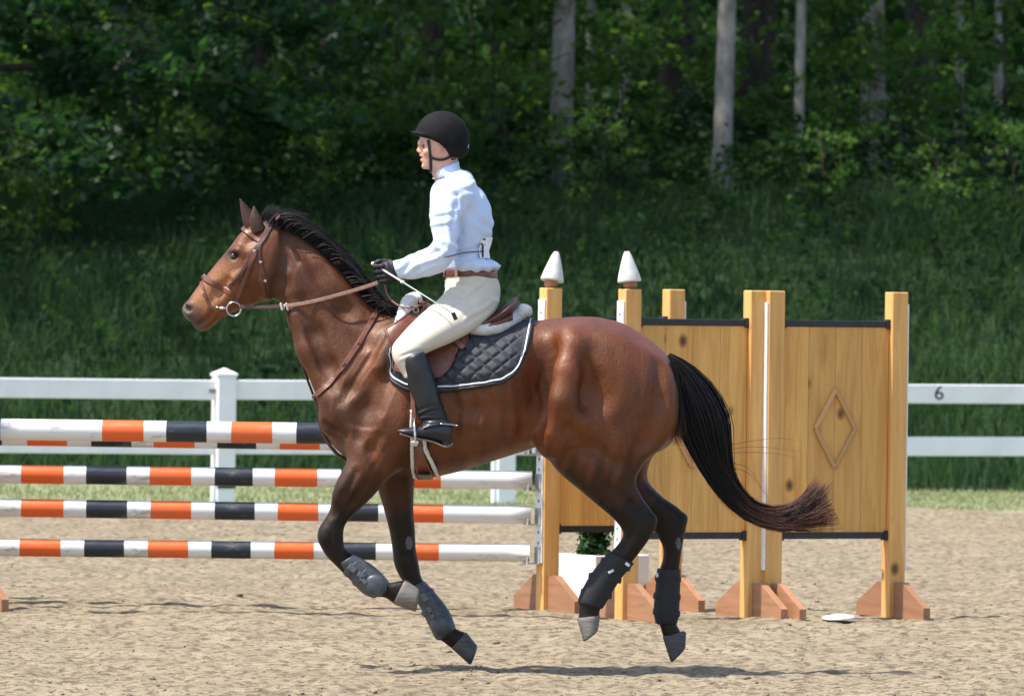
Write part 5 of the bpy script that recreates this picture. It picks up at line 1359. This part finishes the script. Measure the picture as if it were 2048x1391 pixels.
# trunk and limbs under the clothes
BF.loft(secs([(890, 374, 920, 366, .06), (885, 405, 955, 405, .11), (885, 450, 975, 450, .135), (900, 510, 966, 512, .12), (903, 550, 984, 550, .125), (900, 590, 988, 595, .14), (915, 612, 980, 618, .11)]), .03)
for s in (-1, 1):
    BF.path([P(908, 388, s * .15), P(896, 500, s * .225), P(800, 540, s * .125), P(780, 545, s * .105)], [.032, .028, .022, .020], .02)
    BF.path([P(940, 605, s * .10), P(815, 705, s * .295), P(865, 838, s * .345), P(880, 868, s * .350)], [.050, .034, .022, .018], .02)
    BF.path([P(880, 870, s * .350), P(810, 862, s * .365)], [.016, .012], .015)
    BF.ell(P(770, 546, s * .10), (.030, .015, .036), R(15), .02)                 # hands sit inside the gloves
BV, BQ = BF.mesh(2)
me = mesh_np("person_body", BV, BQ)
bx_, by_ = to_px(BV)
attr(me, "lip", np.exp(-(((bx_ - 842) / 5) ** 2 + ((by_ - 315) / 6.5) ** 2)))
attr(me, "flush", np.exp(-(((bx_ - 856) / 12) ** 2 + ((by_ - 306) / 11) ** 2)) + np.exp(-(((bx_ - 836) / 5) ** 2 + ((by_ - 303) / 5) ** 2)) + .7 * np.exp(-(((bx_ - 880) / 10) ** 2 + ((by_ - 299) / 12) ** 2)))
m = NT("skin"); v = m.coord("Object")
c = m.ramp(m.noise(v, 40, 4), [(.3, (.52, .29, .21)), (.7, (.62, .37, .28))])
c = m.mix(m.math('MULTIPLY', m.attr("flush"), .35), c, (.60, .20, .14)); c = m.mix(m.math('MULTIPLY', m.attr("lip"), .7), c, (.42, .14, .11))
m.set(c, .5, .4, m.bump(m.noise(v, 260, 3), .1, .001), Subsurface_Weight=.04, Subsurface_Scale=.01)
m.b.inputs["Subsurface Radius"].default_value = (1, .3, .2)
link("body", me, m.mat, rider)
white_eye = simple("eyeball", (.10, .06, .045), .3)
for s in (-1, 1):
    ball_c = P(848.5, 293, s * .034); bm = bmesh.new(); bmesh.ops.create_uvsphere(bm, u_segments=12, v_segments=8, radius=.0075)
    bmesh.ops.translate(bm, verts=bm.verts, vec=ball_c); me = bpy.data.meshes.new("eye"); bm.to_mesh(me); bm.free(); link("eye", me, white_eye, rider, True)
hair = simple("short_hair", (.10, .05, .025), .7, .3, 200, .5, 400, .002)
HFd = field(880, 280, 930, 335, -.09, .09, .005)
HFd.ell(P(906, 305), (.028, .062, .050), R(-15), .01)
hv, hq = HFd.mesh(1); link("hair", mesh_np("hair", hv, hq), hair, rider)
# ---- helmet
HE = field(800, 205, 955, 335, -.14, .14, .004)
HE.ell(P(884, 274), (.117, .100, .113), R(-8), .0)
HE.ell(P(905, 290), (.072, .086, .066), R(-35), .03)
sl, X, Y, Z = HE.box(HE.lo, HE.lo + HE.h * HE.n)
cur = [P(x_, y_) for x_, y_ in ((800, 262), (830, 269), (848, 274), (862, 279), (880, 288), (893, 301), (901, 315), (960, 319))]
zc = np.interp(X.ravel(), [q.x for q in cur], [q.z for q in cur]).reshape(X.shape)
pl = ((zc - Z) * .8).astype(np.float32)
HE.D = -smin(-HE.D, -pl, .012)
hollow = Field(HE.lo, HE.lo + HE.h * (HE.n - 1), HE.h)
hollow.ell(P(886, 278), (.098, .080, .104), R(-8), 0)
hollow.D = hollow.D[:HE.D.shape[0], :HE.D.shape[1], :HE.D.shape[2]]
HE.ell(P(845, 270), (.054, .074, .0085), R(-14), .012)                           # peak
HE.D = np.maximum(HE.D, -hollow.D)
ev, eq = HE.mesh(1)
shell_m = NT("black_helmet_shell"); v = shell_m.coord("Object")
shell_m.set(shell_m.ramp(shell_m.noise(v, 60, 5), [(.3, (.0055, .0055, .006)), (.7, (.011, .0105, .011))]), .8, .14, shell_m.bump(shell_m.noise(v, 700, 2), .25, .001))
hm = link("helmet", mesh_np("helmet", ev, eq), shell_m.mat, rider); hm["label"] = "matt black riding helmet with short peak"
web = simple("black_webbing", (.010, .010, .010), .7, .2, 60, .4, 600, .001)
for s in (-1, 1):
    q, g = onv([(857, 280), (859, 295), (861, 312), (862, 328), (862, 340)], .003, s, BF); ribbon("chin_strap", catmull(q, 3), np.repeat(g, 3, 0)[:13], .013, .003, web, hm)
    q, g = onv([(862, 314), (872, 318), (885, 319), (898, 314), (905, 306)], .004, s, BF); ribbon("rear_strap", catmull(q, 3), np.repeat(g, 3, 0)[:13], .011, .003, web, hm)
mb = MB(); mb.tube(catmull(np.array([P(862, 338, -.040), P(861, 344, -.02), P(861, 345, 0), P(861, 344, .02), P(862, 338, .040)]), 3), .005, 6); mb.obj("chin_strap", web, hm, True)
mb = MB(); mb.box(P(936, 292, -.03), (.006, .014, .018), .002); mb.obj("badge", simple("silver_badge", (.55, .5, .5), .35), hm)
# ---- shirt
SF = field(775, 315, 1015, 565, -.33, .33, .0045)
SF.loft(secs([(870, 362, 930, 350, .075), (864, 375, 945, 362, .118), (860, 398, 972, 392, .155), (864, 440, 986, 440, .165), (876, 480, 981, 482, .155), (888, 508, 974, 512, .148), (888, 528, 996, 527, .162), (890, 540, 1002, 533, .160), (898, 549, 985, 547, .138)]), .02)
SF.loft(secs([(869, 358, 921, 344, .066), (868, 348, 918, 330, .063), (870, 343, 917, 322, .060)]), .012)
for s in (-1, 1):
    SF.path([P(925, 362, s * .06), P(915, 385, s * .145)], [.045, .062], .05)
    yb = s
    SF.loft(secs([(872, 372, 945, 392, .058, s * .150), (861, 400, 932, 415, .062, s * .175), (860, 440, 920, 446, .060, s * .200), (866, 474, 914, 486, .058, s * .222), (868, 488, 908, 512, .058, s * .230)]), .03)
    SF.ell(P(888, 503, s * .228), (.052, .052, .050), 0, .03)
    SF.loft(secs([(893, 478, 898, 535, .058, s * .228), (868, 490, 880, 546, .056, s * .215), (840, 502, 848, 554, .050, s * .185), (812, 513, 822, 558, .044, s * .150), (788, 521, 801, 558, .039, s * .124), (784, 523, 797, 560, .038, s * .120)]), .03)
SV, SQ = SF.mesh(2)
sx, sy = to_px(SV)
g = SF.grad(SV, .006)
def fold(x0, y0, x1, y1, wid, amp, freq, ph):
    """a family of cloth creases along a line of photo points"""
    d = np.array([x1 - x0, y1 - y0], float); L = np.hypot(*d); d /= L
    t = (sx - x0) * d[0] + (sy - y0) * d[1]; u = (sx - x0) * -d[1] + (sy - y0) * d[0]
    env = np.exp(-(u / wid) ** 2) * sstep(t, -12, 10) * (1 - sstep(t, L - 10, L + 14))
    return amp * env * np.sin(freq * u + ph + .06 * t + 1.1 * np.sin(t * .07 + ph))
disp = 0
disp = disp + fold(862, 430, 905, 425, 9, .0040, .30, .4) + fold(862, 452, 900, 446, 8, .0042, .30, 1.3) + fold(872, 478, 912, 498, 12, .0050, .26, 2.1)
disp = disp + fold(895, 505, 805, 535, 18, .0048, .24, .2) + fold(880, 525, 800, 552, 12, .0035, .33, 1.9) + fold(840, 505, 812, 550, 16, .0028, .3, .7)
disp = disp + fold(920, 395, 905, 480, 20, .0036, .30, .5) + fold(900, 385, 950, 370, 18, .003, .3, 1.)
disp = disp + fold(940, 410, 985, 470, 26, .003, .25, 2.2) + fold(900, 500, 985, 500, 16, .004, .3, 2.8)
disp = disp + .0055 * np.sin(sx * .22 + 1.5 * np.sin(sy * .09) + 40 * SV[:, 1]) * np.exp(-((sy - 534) / 16) ** 2) * (sx > 885)
disp = disp + .0022 * np.sin(sx * .11 + sy * .07) * np.sin(sy * .10 - sx * .05 + SV[:, 1] * 25)
disp = disp - .006 * np.exp(-(np.abs(SV[:, 1] + .0) * 0 + ((sx - (916 + .12 * (sy - 400))) / 4.0) ** 2)) * ((sy > 388) & (sy < 470)) * (np.abs(SV[:, 1]) > .1)
SV = SV + g * disp[:, None]
me = mesh_np("shirt", SV, SQ)
m = NT("white_cotton_shirt"); v = m.coord("Object")
c = m.ramp(m.noise(v, 8, 4), [(.3, (.50, .595, .77)), (.7, (.56, .65, .81))])
wr = m.noise(m.coord('Object', (1.0, 1.0, 2.6)), 14, 5, .6, 1.4)
m.set(c, .75, .3, m.bump(m.noise(v, 45, 4), .2, .005, m.bump(wr, .35, .018)), Sheen_Weight=.1)
shirt = link("shirt", me, m.mat, rider); shirt["label"] = "pale blue white long sleeved riding shirt"
ring_c = catmull(np.array([P(893, 511, -.150), P(915, 505, -.158), P(940, 501, -.152), P(962, 501, -.12)]), 5)
q, gg = onv([(x_, 513 - 11 * math.sin((x_ - 890) / 75 * 1.5)) for x_ in range(890, 966, 5)], .007, -1, SF)
black_thread = simple("dark_cord", (.012, .014, .03), .7)
mb = MB(); mb.tube(catmull(q, 3), .0022, 6); mb.obj("number_cord", black_thread, shirt, True)
# number card on the back
q, gg = onv([(968, 478), (968, 488), (968, 500), (968, 514)], .004, -1, SF)
Qc = np.array([P(976, 474, -.06), P(975, 488, -.06), P(971, 502, -.06), P(969, 516, -.06)])
yy = [skin_y([p[0]], [p[2]], -1, SF)[0][0] for p in Qc]
card = simple("white_card", (.78, .80, .84), .6)
Qc = []
for yl in (-.125, -.10, -.07, -.035, 0, .035, .07, .10, .125):
    row = []
    for py in (474, 487, 501, 516):
        lo_, hi_ = 940, 1010
        x = hi_
        z = P(960, py, yl).z
        xs = np.linspace(P(930, py, 0).x, P(1012, py, 0).x, 120)
        d = SF.sample(np.stack([xs, np.full(120, yl), np.full(120, z)], 1)); ins = np.flatnonzero(d < 0)
        row.append(Vector((xs[ins[-1]] + .007, yl, z)) if len(ins) else Vector((P(972, py, 0).x, yl, z)))
    Qc.append(row)
mb = MB(); vv_ = [p for r_ in Qc for p in r_]
mb.add(vv_, [[i * 4 + j, i * 4 + j + 1, i * 4 + j + 5, i * 4 + j + 4] for i in range(8) for j in range(3)]); cd = mb.obj("number_card", card, shirt, True)
ink = simple("black_ink", (.012, .012, .016), .7)
def mark(i, j0, j1, w, nm="printed_digit"):
    """flat stroke on the card between rows j0..j1 at column position i"""
    i0 = int(i); f_ = i - i0
    L = lambda j: (Qc[i0][min(3, int(j))] * (1 - (j - int(j))) + Qc[i0][min(3, int(j) + 1)] * (j - int(j))) * (1 - f_) + (Qc[i0 + 1][min(3, int(j))] * (1 - (j - int(j))) + Qc[i0 + 1][min(3, int(j) + 1)] * (j - int(j))) * f_
    a, b = L(j0) + Vector((.0015, -.001, 0)), L(j1) + Vector((.0015, -.001, 0))
    mb.tube([a, b], w, 6)
mb = MB(); mark(.55, 1.2, 2.9, .004); mark(.25, .95, 1.15, .006); mark(.95, 1.15, 1.2, .004); mb.obj("printed_digit", ink, shirt)
mb = MB(); mark(.35, .15, .45, .003); mark(.75, .2, .5, .003); mb.obj("printed_letter", ink, shirt)
# collar band and buttons
mb = MB(); mb.tube([P(868, 356, -.02), P(866, 357, -.012)], [.004, .004], 8); mb.obj("button", simple("button", (.8, .8, .8), .3), shirt, True)
# ---- belt
belt = link("belt", loft_mesh("belt", [(888, 538, 994, 541, .146), (888, 541, 995, 544, .150), (888, 549, 996, 553, .152), (889, 553, 996, 556, .148)], 0, 36, 2), leather, rider)
mb = MB(); mb.box(P(888, 546, -.03), (.008, .05, .032), .003); mb.obj("buckle", steel, belt)
# ---- breeches
PF = field(770, 535, 1015, 760, -.42, .42, .0045)
PF.loft(secs([(893, 546, 992, 549, .145), (890, 562, 998, 565, .160), (889, 582, 1001, 588, .172), (892, 602, 998, 608, .172), (905, 618, 985, 624, .150), (925, 630, 965, 636, .10)]), .02)
for s in (-1, 1):
    PF.loft(secs([(893, 572, 998, 602, .080, s * .090), (884, 592, 985, 628, .092, s * .120), (858, 614, 950, 658, .090, s * .180), (830, 640, 906, 683, .083, s * .240), (803, 669, 864, 702, .072, s * .285),
                  (785, 692, 840, 712, .064, s * .310), (784, 712, 842, 722, .058, s * .318), (797, 736, 846, 734, .052, s * .322), (808, 756, 852, 748, .048, s * .325)]), .035)
PV, PQ = PF.mesh(2); sx, sy = to_px(PV); g = PF.grad(PV, .006)
disp = fold(895, 560, 930, 575, 12, .0035, .5, .3) + fold(893, 585, 925, 590, 14, .004, .42, 1.2) + fold(805, 715, 850, 708, 10, .0042, .5, .2) + fold(880, 600, 960, 570, 16, .003, .3, 2.)
disp = disp + .0016 * np.sin(sx * .09 + sy * .12) + fold(930, 640, 985, 610, 14, .003, .35, 1.)
# side seam
t_ = (sx - 960) * -.82 + (sy - 575) * .57; u_ = (sx - 905) * .57 + (sy - 625) * .82 + 9
disp = disp - .0025 * np.exp(-(u_ / 1.6) ** 2) * (np.abs(PV[:, 1]) > .12)
PV = PV + g * disp[:, None]
m = NT("cream_breeches"); v = m.coord("Object")
m.set(m.ramp(m.noise(v, 10, 4), [(.3, (.52, .472, .38)), (.7, (.59, .54, .44))]), .8, .3, m.bump(m.noise(v, 300, 3), .15, .001), Sheen_Weight=.1)
link("breeches", mesh_np("breeches", PV, PQ), m.mat, rider)
for bx0 in (912, 985):
    mb = MB(); mb.box(P(bx0, 546, -.146 if bx0 == 912 else -.06), (.012, .010, .040), .003); mb.obj("belt_loop", m.mat, rider)
# ---- tall boots
m = NT("polished_black_boots"); v = m.coord("Object")
m.set(m.ramp(m.noise(v, 14, 5), [(.3, (.006, .0065, .009)), (.7, (.014, .015, .019))]), m.ramp(m.noise(v, 20, 4), [(.3, .28), (.7, .48)]), .5, m.bump(m.noise(v, 60, 4), .2, .003))
boot_m = m.mat
sole_m = simple("boot_sole", (.20, .17, .13), .8, .4, 60)
for s in (-1, 1):
    KF = field(782, 695, 915, 902, min(s * .30, s * .45) - .02, max(s * .27, s * .45) + .02, .004)
    KF.loft(secs([(806, 716, 848, 703, .050), (804, 726, 853, 712, .056), (812, 750, 864, 738, .058), (818, 778, 873, 766, .057), (826, 805, 881, 794, .052), (834, 826, 889, 816, .044), (841, 842, 895, 836, .041), (846, 855, 901, 850, .040)], s * .338), .01)
    KF.loft(secs([(906, 848, 899, 889, .030, s * .352), (893, 843, 890, 889, .038, s * .352), (868, 840, 868, 882, .040, s * .355), (846, 850, 846, 878, .042, s * .360), (822, 854, 822, 873, .040, s * .366), (804, 856, 803, 868, .030, s * .370), (794, 858, 794, 864, .015, s * .372)]), .016)
    KF.ell(P(894, 888, s * .352), (.030, .032, .013), R(-10), .008)
    kv, kq = KF.mesh(2); sx, sy = to_px(kv); gk = KF.grad(kv, .005)
    disp = fold(835, 825, 893, 812, 9, .0034, .55, .2) + fold(835, 838, 893, 834, 9, .0034, .6, 1.) + .001 * np.sin(sx * .1 + sy * .06)
    kv = kv + gk * disp[:, None]
    bo = link("riding_boot", mesh_np("riding_boot", kv, kq), boot_m, rider)
    link("sole", loft_mesh("sole", [(906, 884, 906, 890, .028, s * .352), (890, 889, 890, 895, .034, s * .353), (866, 880, 866, 885, .036, s * .356), (846, 876, 846, 881, .040, s * .360), (820, 870, 820, 875, .038, s * .366), (800, 864, 799, 868, .024, s * .371)], None, 16, 3), sole_m, bo)
    q, g_ = onv([(846, 856), (862, 851), (880, 848), (900, 850), (909, 851)], .003, s, KF)
    ribbon("spur_strap", catmull(q, 3), np.repeat(g_, 3, 0)[:13], .010, .003, boot_m, bo)
    mb = MB(); mb.tube(catmull(q[2:] + g_[2:] * .003, 4), .003, 6); mb.tube([Vector(q[-1]), Vector(q[-1]) + Vector((.014, 0, .002))], .003, 6); mb.obj("spur", steel, bo, True)
# ---- gloves: closed fists with the thumb on top
m = NT("black_gloves"); v = m.coord("Object")
m.set((.011, .011, .013), .6, .4, m.bump(m.noise(v, 160, 4), .3, .002)); glove_m = m.mat
for s in (-1, 1):
    y0 = s * .098
    GF = field(738, 508, 812, 585, min(y0 - .07, y0 + .07), max(y0 - .07, y0 + .07), .0028)
    GF.loft(secs([(787, 522, 799, 558, .034, s * .120), (780, 521, 792, 562, .029, s * .110), (770, 524, 781, 566, .024, y0 + s * .008), (758, 529, 769, 568, .021, y0 + s * .004)]), .010)
    for i, (ky, ln) in enumerate(((532, 1.0), (542, 1.08), (552, 1.02), (561, .86))):
        kx = 759 + i * 2.6; r_ = .0108 - .0006 * i
        GF.path([P(kx + 6, ky, y0 + s * .022), P(kx - 6 * ln, ky + 1, y0 + s * .020), P(kx - 9 * ln, ky + 2, y0 + s * .000), P(kx - 3, ky + 3, y0 - s * .022), P(kx + 9, ky + 3, y0 - s * .024)], [r_, r_, r_ * .95, r_ * .9, r_ * .85], .003)
    GF.path([P(784, 532, y0 - s * .016), P(772, 523, y0 - s * .014), P(758, 523, y0 - s * .006), P(750, 526, y0 - s * .002)], [.014, .0125, .011, .009], .005)
    gv, gq = GF.mesh(1); gl = link("glove", mesh_np("glove", gv, gq), glove_m, rider)
    link("cuff", loft_mesh("cuff", [(784, 519, 797, 563, .040, s * .119), (781, 518, 794, 564, .041, s * .116), (776, 519, 789, 563, .037, s * .112), (773, 521, 785, 562, .033, s * .109)], None, 24, 3), glove_m, gl)
# ---- riding crop held in the near hand
cr = group("riding_crop", 800, 562, -.12, "thin silver riding crop with black leather tip in the rider's hand", "riding crop")
a, b = P(746, 527, -.095), P(908, 628, -.330)
mb = MB(); mb.tube([a.lerp(b, t) for t in (0, .36, .37, .7, 1)], [.0045, .0045, .0036, .003, .0022], 8); mb.obj("shaft", simple("silver_shaft", (.45, .44, .42), .4), cr, True)
ball("knob", a, .009, simple("pale_knob", (.6, .57, .5), .4), cr)
ball("collar", a.lerp(b, .365), .0075, simple("pale_collar", (.7, .69, .66), .4), cr, (1.4, 1, 1))
mb = MB(); mb.box(P(909, 632, -.335), (.018, .004, .034), .002, Matrix.Rotation(R(-25), 3, 'Y')); mb.obj("leather_keeper", web, cr)
